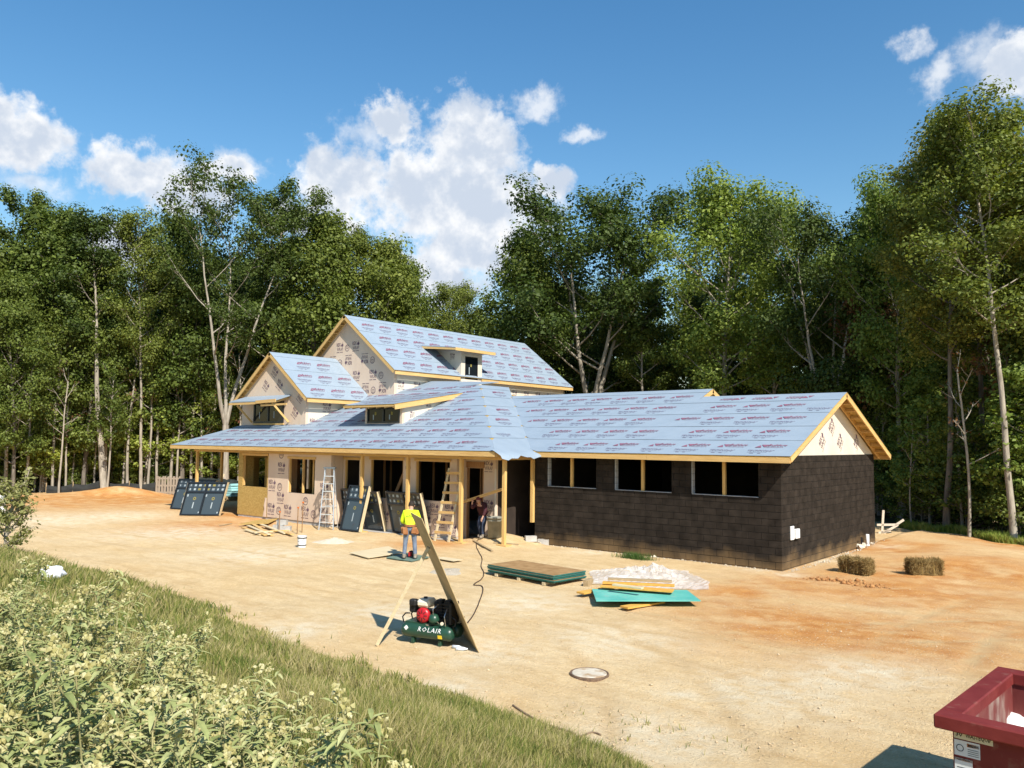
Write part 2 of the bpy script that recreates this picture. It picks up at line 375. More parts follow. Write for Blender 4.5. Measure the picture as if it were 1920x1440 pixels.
    hsum = N.new('ShaderNodeMath'); hsum.operation = 'ADD'; L.new(noise(19, 9, None, .75), hsum.inputs[0]); L.new(streak, hsum.inputs[1]); L.new(hsum.outputs[0], b.inputs['Height']); L.new(b.outputs[0], p.inputs['Normal'])
    me.materials.append(M)
    return struct(link('ground', me, M, None, True))
# where the cleared site stops and the wood begins, as a line on the ground (wood on the far side)
EDGE_PTS = [spot(-600, 40), spot(-150, 46), spot(0, 50), spot(130, 54), spot(330, 58), spot(560, 58), spot(760, 56), spot(1000, 54), spot(1250, 50), spot(1500, 43), spot(1660, 37.5), spot(1800, 32.5), spot(1920, 29.5), spot(2300, 25), spot(2900, 22)]
EDGE = [((a.x, a.y), (b.x, b.y)) for a, b in zip(EDGE_PTS, EDGE_PTS[1:])]
GROUND = build_ground()
# ------------------------------------------------------------------ flat print: lettering as thin geometry on the sheets
def text2d(body, size, shear=0, offset=0.0, spacing=1.0):
    cu = bpy.data.curves.new('t', 'FONT'); cu.body = body; cu.size = size; cu.shear = shear; cu.offset = offset; cu.resolution_u = 1; cu.space_character = spacing
    o = bpy.data.objects.new('t', cu); COL.objects.link(o); bpy.context.view_layer.update()
    me = bpy.data.meshes.new_from_object(o.evaluated_get(bpy.context.evaluated_depsgraph_get()))
    v = np.array([x.co[:2] for x in me.vertices]); me.calc_loop_triangles(); f = [tuple(t.vertices) for t in me.loop_triangles]
    COL.objects.unlink(o); bpy.data.objects.remove(o); bpy.data.curves.remove(cu); bpy.data.meshes.remove(me)
    return v, f
def fit(vf, x0, y0, w, h):
    v, f = vf; lo = v.min(0); hi = v.max(0); return (v-lo)/(hi-lo)*np.array([w, h]) + np.array([x0, y0]), f
def join2d(*parts):
    vs, fs, o = [], [], 0
    for v, f in parts:
        v = np.asarray(v, float); vs.append(v); fs += [tuple(i+o for i in q) for q in f]; o += len(v)
    return np.concatenate(vs), fs
def rect2d(x0, y0, x1, y1): return [(x0,y0),(x1,y0),(x1,y1),(x0,y1)], [(0,1,2,3)]
def ring2d(cx, cy, r0, r1, n=18):
    v = [(cx+r*math.cos(2*math.pi*k/n), cy+r*math.sin(2*math.pi*k/n)) for k in range(n) for r in (r0, r1)]
    return v, [(2*k, 2*k+1, (2*k+3) % (2*n), (2*k+2) % (2*n)) for k in range(n)]
LOGO_A = join2d(([(0,0),(.20,0),(.13,.17)], [(0,1,2)]), ([(.15,.21),(.38,.21),(.29,.02)], [(0,1,2)]),
                fit(text2d('Builders', 1, .25, .02), .36, .10, .56, .16), fit(text2d('FirstSource', 1, .25, .01), .33, 0, .52, .075))
LOGO_B = join2d(fit(text2d('TECHNOply', 1, .25, .012, 1.05), 0, .07, .76, .15), rect2d(.76, .18, .80, .20), rect2d(.03, .025, .62, .035), rect2d(.12, -.04, .24, -.015), rect2d(.36, -.04, .46, -.015))
FLAME = ([(0,.02),(.05,.0),(.10,.02),(.13,.09),(.10,.075),(.095,.12),(.07,.10),(.055,.19),(.04,.10),(.015,.12),(.02,.075),(-.02,.09)], [(0,1,2,3,4,5,6,7,8,9,10,11)])
def at2(p, x, y, s=1): return np.asarray(p[0])*s + np.array([x, y]), p[1]
REX = join2d(fit(text2d('REX', 1, 0, .02), 0, .26, .30, .17), at2(FLAME, .345, .235, 1.25), fit(text2d('WRAP', 1, 0, 0), .02, .05, .46, .16), rect2d(.0, -.03, .21, -.005), rect2d(.25, -.03, .46, -.005))
KEEP = join2d(ring2d(.16, .16, .135, .16), fit(text2d('360', 1, 0, 0), .06, .10, .20, .11), fit(text2d('KEEP', 1, 0, 0), .07, .225, .17, .045))
def inside(poly, x, y):
    for i in range(len(poly)):
        (x0, y0), (x1, y1) = poly[i], poly[(i+1) % len(poly)]
        if (x1-x0)*(y-y0) - (y1-y0)*(x-x0) < 0: return False
    return True
def print_mesh(items, o, s, t, n, off):
    """items: list of (shape2d, x, y, angle, scale) in the sheet's own plane"""
    vs, fs, k = [], [], 0
    for (v, f), x, y, a, sc in items:
        ca, sa = math.cos(a)*sc, math.sin(a)*sc
        u = v[:, 0]*ca - v[:, 1]*sa + x; w = v[:, 0]*sa + v[:, 1]*ca + y
        vs.append(np.outer(u, s) + np.outer(w, t) + np.array(o) + np.array(n)*off); fs += [tuple(i+k for i in q) for q in f]; k += len(v)
    me = bpy.data.meshes.new('printed_lettering'); me.from_pydata(np.concatenate(vs).tolist(), [], fs); me.update(); return me

# ------------------------------------------------------------------ the house
HOUSE = thing('house', 'unfinished farmhouse with blue-grey papered roofs, wrapped walls and black block wing', 'house', (0, 0, 0))
S5 = 5/12
def clip_band(poly, t0, t1):
    def cut(P, sgn, lim):
        out = []
        for i in range(len(P)):
            a, b = P[i], P[(i+1) % len(P)]; da, db = sgn*(a[1]-lim), sgn*(b[1]-lim)
            if da >= 0: out.append(a)
            if da*db < 0: k = da/(da-db); out.append((a[0]+(b[0]-a[0])*k, lim))
        return out
    q = cut(poly, 1, t0); q = cut(q, -1, t1) if q else q
    return q
def roof_plane(P, name='roof_plane', e=1.17, label=None, seed=0, prints=True, thick=.03, t_off=0.0):
    """P: convex outline, first edge the eave, seen from outside left to right"""
    rnd = random.Random(seed); P = [Vector(p) for p in P]; s = (P[1]-P[0]).normalized()
    n = (P[1]-P[0]).cross(P[2]-P[1]).normalized(); t = n.cross(s)
    deck = MB().prism(P[::-1], -n*thick).build(name, OSB, HOUSE)
    if label: deck['label'] = label
    poly = [((p-P[0]).dot(s), (p-P[0]).dot(t)) for p in P]; tm = max(q[1] for q in poly); k = 0; items_r, items_d = [], []
    t0 = -t_off
    while t0 < tm - .02:
        t1 = min(t0 + e, tm); band = clip_band(poly, max(t0, 0), min(t1 + .10, tm)); mb = MB()
        if len(band) > 2:
            # sampled along the strip so that each sheet lies a little uneven
            xs0, xs1 = min(q[0] for q in band), max(q[0] for q in band); nn = max(2, int((xs1-xs0)/.45)); rows = []
            for i in range(nn+1):
                x = xs0 + (xs1-xs0)*i/nn; col = [q for q in clip_band([(q[1], q[0]) for q in band], x-1e-4, x+1e-4)]
                if not col: continue
                lo, hi = min(q[0] for q in col), max(q[0] for q in col); rows.append((x, lo, hi))
            for x, lo, hi in rows:
                w0 = rnd.uniform(0, .006); mid = rnd.uniform(-.002, .007)
                for tt, hh in ((lo, .013 + w0), ((lo+hi)/2, .009+mid), (hi, .004)):
                    mb.v.append(tuple(P[0] + s*x + t*(tt + (rnd.uniform(-.006, .006) if tt == lo else 0)) + n*hh))
            for i in range(len(rows)-1):
                a = 3*i; mb.f += [(a, a+3, a+4, a+1), (a+1, a+4, a+5, a+2)]
            if mb.f: mb.build('underlayment_strip', FELT, deck, True)
        cap = (t1 - t0) < e*.8; sh = rnd.uniform(0, 1.2); x = poly_min(poly) - 1.2 + sh
        while prints and x < poly_max(poly):
            sets = ((LOGO_A, x, t0 + .60, .95, .3), (LOGO_B, x - .12, t0 + .20, .8, .25))
            for lg, lx, ly, w, h in sets:
                if cap and lg is LOGO_B: continue
                if cap: ly = t0 + .12
                if all(inside(poly, lx+a, ly+b) for a in (-.03, w) for b in (-.05, h)) and ly + h < t1:
                    (items_r if lg is LOGO_A else items_d).append((lg, lx + (w if cap else 0), ly + (h if cap else 0), math.pi if cap else 0, 1))
            x += 1.2
        t0 += e; k += 1
    if items_r: stuff(link('red_lettering', print_mesh(items_r, P[0], s, t, n, .024), RED_INK, deck))
    if items_d: stuff(link('dark_lettering', print_mesh(items_d, P[0], s, t, n, .024), PURPLE_INK, deck))
    return deck
def poly_min(p): return min(q[0] for q in p)
def poly_max(p): return max(q[0] for q in p)
def zf(y): return 3.25 + S5*(y + 2.45)
RID = 4.55; ZR = zf(RID)
# big lower roof over porch and ground floor, hipped at both ends
roof_plane([(-30.6,-2.45,3.25), (-8.8,-2.45,3.25), (-15.8,RID,ZR), (-23.6,RID,ZR)], 'porch_roof', seed=1)
roof_plane([(-8.8,-2.45,3.25), (-8.8,-.45,3.25), (-15.8,6.55,ZR), (-15.8,RID,ZR)], 'hip_roof', seed=2)
roof_plane([(-30.6,11.55,3.25), (-30.6,-2.45,3.25), (-23.6,RID,ZR), (-23.6,RID+.01,ZR)], 'hip_roof', seed=3, prints=False)
roof_plane([(-9,11.55,3.25), (-30.6,11.55,3.25), (-23.6,RID,ZR), (-15.8,RID,ZR)], 'rear_roof', seed=4, prints=False)
# block wing
EW = -.5; zw = lambda y: 3.235 + S5*(y - EW); YA, YB = 4.48, 5.28
roof_plane([(-4.65,EW,zw(EW)), (.48,EW,zw(EW)), (.48,YA,zw(YA)), (-4.65,YA,zw(YA))], 'wing_roof', seed=5)
roof_plane([(-8.8,EW,zw(EW)), (-4.65,EW,zw(EW)), (-4.65,YB,zw(YB)), (-14.58,YB,zw(YB))], 'wing_roof', seed=6)
roof_plane([(.48,9.46,zw(EW)), (-4.65,9.46,zw(EW)), (-4.65,YA,zw(YA)), (.48,YA,zw(YA))], 'rear_roof', seed=7, prints=False)
roof_plane([(-4.65,2*YB-EW,zw(EW)), (-14.58,2*YB-EW,zw(EW)), (-14.58,YB,zw(YB)), (-4.65,YB,zw(YB))], 'rear_roof', seed=8, prints=False)
# upper storey: ridge runs away from the front
UX, UZ, UE, UZE, UY0, UY1 = -24.37, 10.07, -20.4, 7.0, 3.4, 18.3
roof_plane([(UE,UY0,UZE), (UE,UY1,UZE), (UX,UY1,UZ), (UX,UY0,UZ)], 'upper_roof', seed=9)
roof_plane([(2*UX-UE,UY1,UZE), (2*UX-UE,UY0,UZE), (UX,UY0,UZ), (UX,UY1,UZ)], 'upper_roof', seed=10, prints=False)
# small front gable
GX, GZ, GE, GZE = -25.4, 7.86, -22.28, 5.52
roof_plane([(GE,-.3,GZE), (GE,3.74,GZE), (GX,3.74,GZ), (GX,-.3,GZ)], 'gable_roof', seed=11)
roof_plane([(2*GX-GE,3.74,GZE), (2*GX-GE,-.3,GZE), (GX,-.3,GZ), (GX,3.74,GZ)], 'gable_roof', seed=12, prints=False)
# shed dormer between them
DS = .166; zd = lambda y: 5.07 + DS*(y + .6)
roof_plane([(-19.2,-.6,zd(-.6)), (-15.9,-.6,zd(-.6)), (-15.9,3.85,zd(3.85)), (-20.75,4.3,zd(4.3)), (-20.75,3.2,zd(3.2))], 'dormer_roof', seed=13, thick=.02)
for tri_ in (((-20.75,4.2,5.93), (-15.85,4.5,6.19), (-20.75,6.1,6.62)), ((-15.85,4.5,6.19), (-16.2,6.3,6.42), (-20.75,6.1,6.62))): MB().prism([Vector(p) + Vector((0,0,.02)) for p in tri_], (0,0,-.03)).build('roof_cricket', FELT, HOUSE)
# loose underlayment sagging over the corner of the porch
def flap():
    mb = MB(); rnd = random.Random(4); n = 13
    for i in range(n):
        y = -2.5 + 2.75*i/(n-1); dz = rnd.uniform(-.03, .03)
        mb.v += [(-8.95, y, 3.335), (-8.72 + rnd.uniform(-.02,.02), y, 3.25 + dz*.4), (-8.50 + rnd.uniform(-.05,.05) + .1*i/n, y+.03, 3.13 + dz), (-8.43 + rnd.uniform(-.05,.06) + .14*i/n, y+.05, 3.04 + dz*1.5 - .05*math.sin(i*1.1))]
    for i in range(n-1):
        for j in range(3): a = 4*i+j; mb.f.append((a, a+1, a+5, a+4))
    o = mb.build('underlayment_flap', FELT, HOUSE, True); o['label'] = 'loose end of roof underlayment sagging over the porch corner'
    items = [(LOGO_A, .15, .16, 1.35, .8), (LOGO_A, .75, .12, 1.35, .8), (LOGO_A, 1.35, .1, 1.35, .8)]
flap()

def board(p, q, w, h, name='fascia_board', m_=None, up=(0,0,1)):
    d = Vector(q)-Vector(p); a = max(range(3), key=lambda i: abs(d[i]))
    return MB().beam(p, q, w, h, up).build(name, m_ or (PINE, PINE_Y, PINE_Z)[a], HOUSE)
FH = .15
def fascia(p, q, w=.04, h=FH, lens=4.9):
    """eave fascia made of butted boards"""
    p, q = Vector(p), Vector(q); L = (q-p).length; n = max(1, round(L/lens)); d = (q-p)/n
    for i in range(n): board(p + d*i + d.normalized()*.004, p + d*(i+1) - d.normalized()*.004, w, h + (.006 if i % 2 else 0))
zc = 3.235 - FH/2 - .03
fascia((-30.62,-2.43,zc+.02), (-8.80,-2.43,zc+.02)); fascia((-8.78,-2.40,zc), (-8.78,-.53,zc)); fascia((-30.6,-2.40,zc), (-30.6,8,zc))
fascia((-8.72,EW+.02,zc), (.46,EW+.02,zc)); fascia((-8.7,9.44,zc), (.46,9.44,zc))
# rakes of the wing gable with lookout blocks
def rake(p, q, off, n_look, drop=.10, depth=.40, inner=True):
    """barge board from eave p to ridge q, a rafter set back by vector off, blocks between"""
    p, q, off = Vector(p), Vector(q), Vector(off); up = (q-p).cross(off).normalized()
    if up.z < 0: up = -up
    a, b = p - up*drop, q - up*drop
    MB().beam(a, b, .04, .15, up).build('barge_board', PINE_Y, HOUSE)
    if inner: MB().beam(a + off, b + off, .04, .15, up).build('gable_rafter', PINE_Y, HOUSE)
    for i in range(1, n_look):
        c = a + (b-a)*i/n_look; MB().beam(c + off*.06, c + off*.94, .04, .10, up).build('lookout_block', PINE, HOUSE)
rake((.46,EW-.02,zw(EW)), (.46,YA,zw(YA)), (-.40,0,0), 9); rake((.46,9.48,zw(EW)), (.46,YA,zw(YA)), (-.40,0,0), 9)
rake((-4.66,3.3,zw(3.3)+.01), (-4.66,YB,zw(YB)+.01), (-.35,0,0), 3); rake((-4.66,7.6,zw(2*YB-7.6)+.01), (-4.66,YB,zw(YB)+.01), (-.35,0,0), 4)
rake((UE,UY0+.02,UZE), (UX,UY0+.02,UZ), (0,.31,0), 8); rake((2*UX-UE,UY0+.02,UZE), (UX,UY0+.02,UZ), (0,.31,0), 8)
rake((UE,UY1-.02,UZE), (UX,UY1-.02,UZ), (0,-.31,0), 8); rake((2*UX-UE,UY1-.02,UZE), (UX,UY1-.02,UZ), (0,-.31,0), 8)
rake((GE,-.28,GZE), (GX,-.28,GZ), (0,.25,0), 7); rake((2*GX-GE,-.28,GZE), (GX,-.28,GZ), (0,.25,0), 7)
fascia((UE-.01,UY0+.05,UZE-.12), (UE-.01,8.05,UZE-.12)); fascia((UE-.01,9.75,UZE-.12), (UE-.01,UY1-.05,UZE-.12)); fascia((GE-.01,-.24,GZE-.12), (GE-.01,3.7,GZE-.12))
# shed dormer edges
board((-15.88,-.58,zd(-.6)-.12), (-15.88,3.9,zd(3.9)-.12), .04, .19, 'barge_board'); board((-19.2,-.58,zd(-.6)-.06), (-15.95,-.58,zd(-.6)-.06), .03, .06)
for i in range(7):
    x = -19.15 + .52*i; board((x,-.55,zd(-.55)-.10), (x,.05,zd(.05)-.10), .04, .12, 'rafter_tail')

# ---- walls
def wall(name, m_, x0, x1, z0, z1, y, th, opens=(), parent=HOUSE, axis='x'):
    """wall with rectangular openings (a0, a1, z0, z1) along one axis, built of solid pieces round them"""
    mb = MB(); cuts = sorted({x0, x1, *[o[0] for o in opens], *[o[1] for o in opens]})
    for a, b in zip(cuts, cuts[1:]):
        segs = [(z0, z1)]
        for oa, ob, c, d in opens:
            if oa <= a + 1e-6 and ob >= b - 1e-6:
                ns = []
                for p, q in segs:
                    if c > p: ns.append((p, min(c, q)))
                    if d < q: ns.append((max(d, p), q))
                segs = ns
        for p, q in segs:
            if q - p < 1e-4: continue
            if axis == 'x': mb.box(a, y, p, b, y+th, q)
            else: mb.box(y, a, p, y+th, b, q)
    return mb.build(name, m_, parent)
def wrap_text(parent, o, s, n, w, h, rows, step, ang=0.0, opens=(), keep=False, poly=None, sc=1.0, seed=0, flip=False):
    rnd = random.Random(seed); items = []; o, s, n = Vector(o), Vector(s), Vector(n); t = n.cross(s)
    for r, y in enumerate(rows):
        x = .1 + (step*.5 if r % 2 else 0) + rnd.uniform(-.1, .1); j = 0
        while x < w:
            for lg, dx, on in ((REX, 0, True), (KEEP, .62, keep and (j+r) % 2 == 0)):
                if not on: continue
                W_, H_ = (.5*sc, .46*sc) if lg is REX else (.34*sc, .32*sc); xx = x + dx*sc
                cs = [(xx + a*math.cos(ang) - b*math.sin(ang), y + a*math.sin(ang) + b*math.cos(ang)) for a in (0, W_/2, W_) for b in (-.03, H_/2, H_)]
                ok = all(0 < cx < w and 0 < cy < h for cx, cy in cs)
                ok = ok and not any(oa-.02 < cx < ob+.02 and oc-.02 < cy < od+.02 for cx, cy in cs for oa, ob, oc, od in opens)
                if poly is not None: ok = ok and all(inside(poly, cx, cy) for cx, cy in cs)
                if ok:
                    f = flip and r % 2 == 1
                    items.append((lg, xx + (W_ if f else 0), y + (H_ if f else 0), ang + (math.pi if f else 0), sc))
            x += step; j += 1
    if items: stuff(link('printed_lettering', print_mesh(items, o, s, t, n, .006), WRAP_INK, parent))
# front ground floor, left: bare sheathing then wrap, flush with the porch posts
Y1, Y2, Y3 = -1.9, -1.3, -.8
O1 = [(-24.8,-22.82,1.42,2.82)]; wa = wall('sheathing_wall', OSB, -25.15, -22.72, .10, 3.12, Y1, .14, O1)
wall('foundation_wall', CONC, -25.1, -18.26, -.6, .10, Y1+.02, .2)
O2 = [(-21.2,-19.3,1.28,2.74)]; wb = wall('wrapped_wall', WRAP, -22.72, -18.22, .12, 3.12, Y1-.012, .16, O2)
wrap_text(wb, (-22.72,Y1-.012,.12), (1,0,0), (0,-1,0), 4.5, 3.0, [.16, .68, 1.20, 1.98, 2.62], 1.25, 0, [(1.52,3.42,1.16,2.62)], True, seed=3, sc=1.08)
mb = MB()    # loose flap of wrap at the corner
for i in range(6):
    z = .12 + .17*i; mb.v += [(-22.75, Y1-.03, z), (-22.87 - .03*math.sin(i), Y1-.05 - .02*(i % 2), z), (-22.97 + .02*i, Y1-.07 + .02*(i % 3), z)]
for i in range(5):
    for j in range(2): a = 3*i+j; mb.f.append((a, a+1, a+4, a+3))
mb.build('wrap_flap', WRAP, HOUSE, True)
O3 = [(-18.10,-17.15,1.28,2.76), (-16.45,-14.52,1.30,2.80), (-13.80,-11.98,1.34,2.80)]
wc = wall('wrapped_wall', WRAP, -18.20, -11.62, .10, 3.2, Y2, .16, O3); wall('foundation_wall', CONC, -18.2, -11.64, -.6, .10, Y2+.02, .2)
wrap_text(wc, (-18.2,Y2,.1), (1,0,0), (0,-1,0), 6.58, 3.1, [.30, .75, 1.0, 1.72, 2.3], .78, 0, [(a+18.2, b+18.2, c-.1, d-.1) for a, b, c, d in O3], True, seed=5, sc=.9)
wall('return_wall', WRAP, Y1+.16, Y2, .1, 3.12, -18.36, .14, (), HOUSE, 'y')
for a, b, c, d in O1 + O2 + O3:            # headers left bare above the openings, sills and jamb studs
    y = Y1 if a < -18.62 else Y2
    board((a-.06, y-.03, d+.06), (b+.06, y-.03, d+.06), .02, .10, 'window_header'); board((a, y+.07, c-.015), (b, y+.07, c-.015), .12, .03, 'window_sill', PALE)
    for x in (a+.02, b-.02): board((x, y+.08, c+.02), (x, y+.08, d), .04, .09, 'jamb_stud')
board((-20.25,Y1+.1,1.3), (-20.25,Y1+.1,2.74), .05, .09, 'jamb_stud'); board((-20.05,Y1+.5,.1), (-20.05,Y1+.5,3.1), .09, .09, 'wall_stud')
O4 = [(-11.58,-10.75,.0,2.6)]; wd = wall('wrapped_wall', WRAP, -11.62, -10.18, -.02, 3.2, Y3, .14, O4)
wrap_text(wd, (-10.74,Y3,0), (1,0,0), (0,-1,0), .56, 3.1, [1.1, 1.75, 2.5], .9, 0, seed=8, sc=.85)
wall('return_wall', WRAP, Y2+.16, Y3, .0, 3.2, -11.76, .14, (), HOUSE, 'y')
wall('wrapped_wall', ROOM_SHADE, Y3+.15, 6.0, -.02, 3.2, -10.32, .14, (), HOUSE, 'y')  # passage wall coloured near-black in place of shade, not as wrap
board((-10.15,Y3-.03,.6), (-10.15,Y3-.03,2.6), .05, .05, 'corner_stud', WRAPSM)
board((-11.6,Y3-.01,2.72), (-10.72,Y3-.01,2.72), .03, .22, 'door_header', STUD)
for x in (-11.56, -10.77): board((x,Y3+.05,.0), (x,Y3+.05,2.6), .04, .12, 'door_jamb', STUD)
# rooms behind: floor, ceiling, far walls and stud partitions
wall('partition', ROOM_SHADE, -28.0, -9.05, -.02, 3.2, 4.6, .12, ((-27.9,-24.9,.3,2.8),)); wall('side_wall', OSB, Y1+.15, 7.0, -.02, 3.12, -25.15, .14, ((-1.2,3.9,.9,2.7),), HOUSE, 'y')
MB().box(-25.1,Y1+.2,-.03,-9.05,11,.0).build('floor_slab', CONC, HOUSE); MB().box(-28.3,Y1+.3,3.14,-9.05,11,3.19).build('ceiling', ROOM_SHADE, HOUSE)
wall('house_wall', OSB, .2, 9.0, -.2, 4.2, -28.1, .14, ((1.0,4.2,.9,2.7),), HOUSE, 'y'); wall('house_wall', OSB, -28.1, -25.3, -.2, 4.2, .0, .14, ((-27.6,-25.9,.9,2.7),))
MB().box(-9.0,.25,-.025,-.2,8.8,.0).build('floor_slab', CONC, HOUSE); MB().box(-8.8,.22,3.16,-.25,8.75,3.2).build('ceiling', ROOM_SHADE, HOUSE); MB().box(-8.79,8.6,0,-.22,8.7,3.15).build('partition', ROOM_SHADE, HOUSE); MB().box(-8.8,.25,0,-8.7,8.6,3.15).build('partition', ROOM_SHADE, HOUSE)  # dark linings added inside the block walls so the windows read black
board((-8.9,.1,3.34), (-.05,.1,3.34), .19, .18, 'top_plate'); wall('partition', ROOM_SHADE, Y2+.2, 4.6, 0, 3.1, -18.3, .1, (), HOUSE, 'y')
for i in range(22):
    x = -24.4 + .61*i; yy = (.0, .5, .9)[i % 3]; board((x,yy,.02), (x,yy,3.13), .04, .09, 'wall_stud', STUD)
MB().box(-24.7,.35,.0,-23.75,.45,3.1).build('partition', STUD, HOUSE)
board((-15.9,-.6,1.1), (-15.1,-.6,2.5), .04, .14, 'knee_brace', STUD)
# porch posts and beam
POSTS = [(-28.8,-1.95), (-28.8,-.62), (-16.15,-1.98), (-13.5,-1.98), (-10.75,-1.98), (-8.92,-1.78)]
for x, y in POSTS:
    z = float(ground_z(x, y)) - .05; board((x,y,z), (x,y,3.04), .115, .115, 'porch_post', None, (0,1,0))
    if x > -20: MB().box(x-.22,y-.16,z+.02,x+.22,y+.16,z+.085).build('post_pad', PINE, HOUSE)
board((-9.06,-.06,.72), (-9.06,-.06,3.04), .115, .115, 'porch_post', None, (0,1,0))
board((-29.0,-1.98,3.0), (-8.9,-1.98,3.0), .09, .10, 'porch_beam'); board((-28.8,-1.9,3.0), (-28.8,6,3.0), .09, .10, 'porch_beam'); board((-8.98,-1.7,3.0), (-8.98,-.15,3.0), .09, .10, 'porch_beam')
# small gable walls
def gable_front(name, m_, xl, xr, z0, ze, xa, za, y, th):
    return MB().prism([(xl,y,z0), (xr,y,z0), (xr,y,ze), (xa,y,za), (xl,y,ze)], (0,th,0)).build(name, m_, HOUSE)
gf = gable_front('wrapped_gable', WRAP, -28.1, -22.72, 4.1, GZE+.30, GX, GZ-.06, 0, .14)
wrap_text(gf, (-28.1,0,4.1), (1,0,0), (0,-1,0), 5.38, 3.8, [.12, .72, 1.45, 2.1, 2.75], 1.15, -.62, [(1.05,3.7,.15,1.75)], False, [(0,0),(5.38,0),(5.38,1.55),(2.7,3.5),(0,1.55)], 1.0, 2)
gs = wall('wrapped_wall', WRAPSM, .14, 3.74, 4.1, GZE+.05, -22.86, .14, (), HOUSE, 'y'); wrap_text(gs, (-22.72,.2,4.1), (0,1,0), (1,0,0), 3.5, 1.45, [.05, .85], 1.5, 0, seed=4)
wall('wrapped_wall', WRAPSM, .14, 3.74, 4.1, GZE+.2, -28.1, .14, (), HOUSE, 'y')
uf = gable_front('wrapped_gable', WRAP, -27.95, -20.78, 4.9, UZE+.28, UX, UZ-.06, 3.75, .14)
wrap_text(uf, (-27.95,3.75,4.9), (1,0,0), (0,-1,0), 7.17, 5.1, [.35, 1.02, 1.75, 2.55, 3.3, 4.1], 1.3, 0, (), True, [(0,0),(7.17,0),(7.17,2.2),(3.6,4.85),(0,2.2)], 1.12, 6, True)
us = wall('wrapped_wall', WRAPSM, 3.9, 17.9, 4.6, UZE+.02, -20.94, .16, ((8.5,9.5,6.8,7.2),), HOUSE, 'y')
wrap_text(us, (-20.78,3.9,4.6), (0,1,0), (1,0,0), 14, 2.4, [1.55], 1.1, 0, ((4.4,5.9,2.0,2.5),), seed=7, sc=.9)
gable_front('wrapped_gable', WRAP, -27.95, -20.78, 4.0, UZE+.28, UX, UZ-.06, 17.8, .12)
MB().box(-27.9, 3.9, 4.0, -27.8, 17.8, UZE+.1).build('side_wall', OSB, HOUSE)
# shed dormer walls
df = wall('wrapped_wall', WRAP, -18.42, -16.06, 4.1, zd(0)-.03, 0, .12, ((-18.28,-16.2,4.32,4.98),))
ck = MB().prism([(-16.06,.125,zf(.125)), (-16.06,3.5,zf(3.5)-.05), (-16.06,3.5,zd(3.5)-.03), (-16.06,.125,zd(.125)-.03)], (-.1,0,0)).build('dormer_cheek', WRAPSM, HOUSE)
stuff(link('printed_lettering', print_mesh([(REX, .55, .45, 1.55, .55), (REX, 1.55, 1.18, math.pi, .6), (REX, 2.2, 1.4, math.pi, .4)], (-16.06,.125,4.1), Vector((0,1,0)), Vector((0,0,1)), Vector((1,0,0)), .006), WRAP_INK, ck))
MB().prism([(-18.40,.125,zf(.125)), (-18.40,3.5,zf(3.5)-.05), (-18.40,3.5,zd(3.5)-.03), (-18.40,.125,zd(.125)-.03)], (.1,0,0)).build('dormer_cheek', WRAPSM, HOUSE)
# awning over the small gable's window
aw = MB().prism([(-27.75,-.95,5.38), (-23.9,-.95,5.38), (-23.9,-.01,5.68), (-27.75,-.01,5.68)], (0,0,.05)).build('awning_roof', FELT, HOUSE)
for i in range(8): board((-27.6+.5*i,-.93,5.31), (-27.6+.5*i,-.02,5.58), .04, .10, 'awning_rafter')
board((-27.75,-.97,5.31), (-25.4,-.97,5.31), .03, .10, 'fascia_board'); board((-25.35,-.99,5.36), (-23.7,-.99,5.40), .035, .15, 'fascia_board'); board((-25.0,-.93,5.20), (-22.9,-.93,5.22), .04, .09, 'awning_beam')
for x in (-27.2, -24.1): MB().beam((x,-.85,5.25), (x+.1,-.05,4.42), .05, .09).build('awning_brace', PINE_Y, HOUSE)
# upper wall dormer: little flat-roofed window bay through the eave
MB().prism([(-20.0,7.2,8.42), (-20.0,10.35,8.42), (-23.0,10.35,8.72), (-23.0,7.2,8.72)], (0,0,.05)).build('dormer_roof', FELT, HOUSE)
board((-19.98,7.2,8.37), (-19.98,10.35,8.37), .04, .15); board((-20.02,7.22,8.38), (-22.6,7.22,8.62), .04, .12, 'barge_board'); board((-20.02,10.33,8.38), (-22.6,10.33,8.62), .04, .12, 'barge_board')
wall('wrapped_wall', WRAPSM, 8.2, 9.85, 6.75, 8.36, -20.62, .12, ((8.5,9.5,6.95,8.12),), HOUSE, 'y')
ck2 = MB().prism([(-20.62,8.2,6.8), (-20.62,8.2,8.40), (-22.5,8.2,8.58)], (0,.1,0)).build('dormer_cheek', WRAPSM, HOUSE); wrap_text(ck2, (-22.4,8.2,6.8), (1,0,0), (0,-1,0), 1.7, 1.7, [.85, 1.2], .7, 0, (), False, [(0,1.7),(1.75,.1),(1.75,1.7)], .7, 4); MB().prism([(-20.62,9.75,6.8), (-20.62,9.75,8.40), (-22.5,9.75,8.58)], (0,.1,0)).build('dormer_cheek', WRAPSM, HOUSE)
MB().box(-20.48,8.35,6.62,-20.38,9.7,6.72).build('window_apron', WRAPSM, HOUSE)

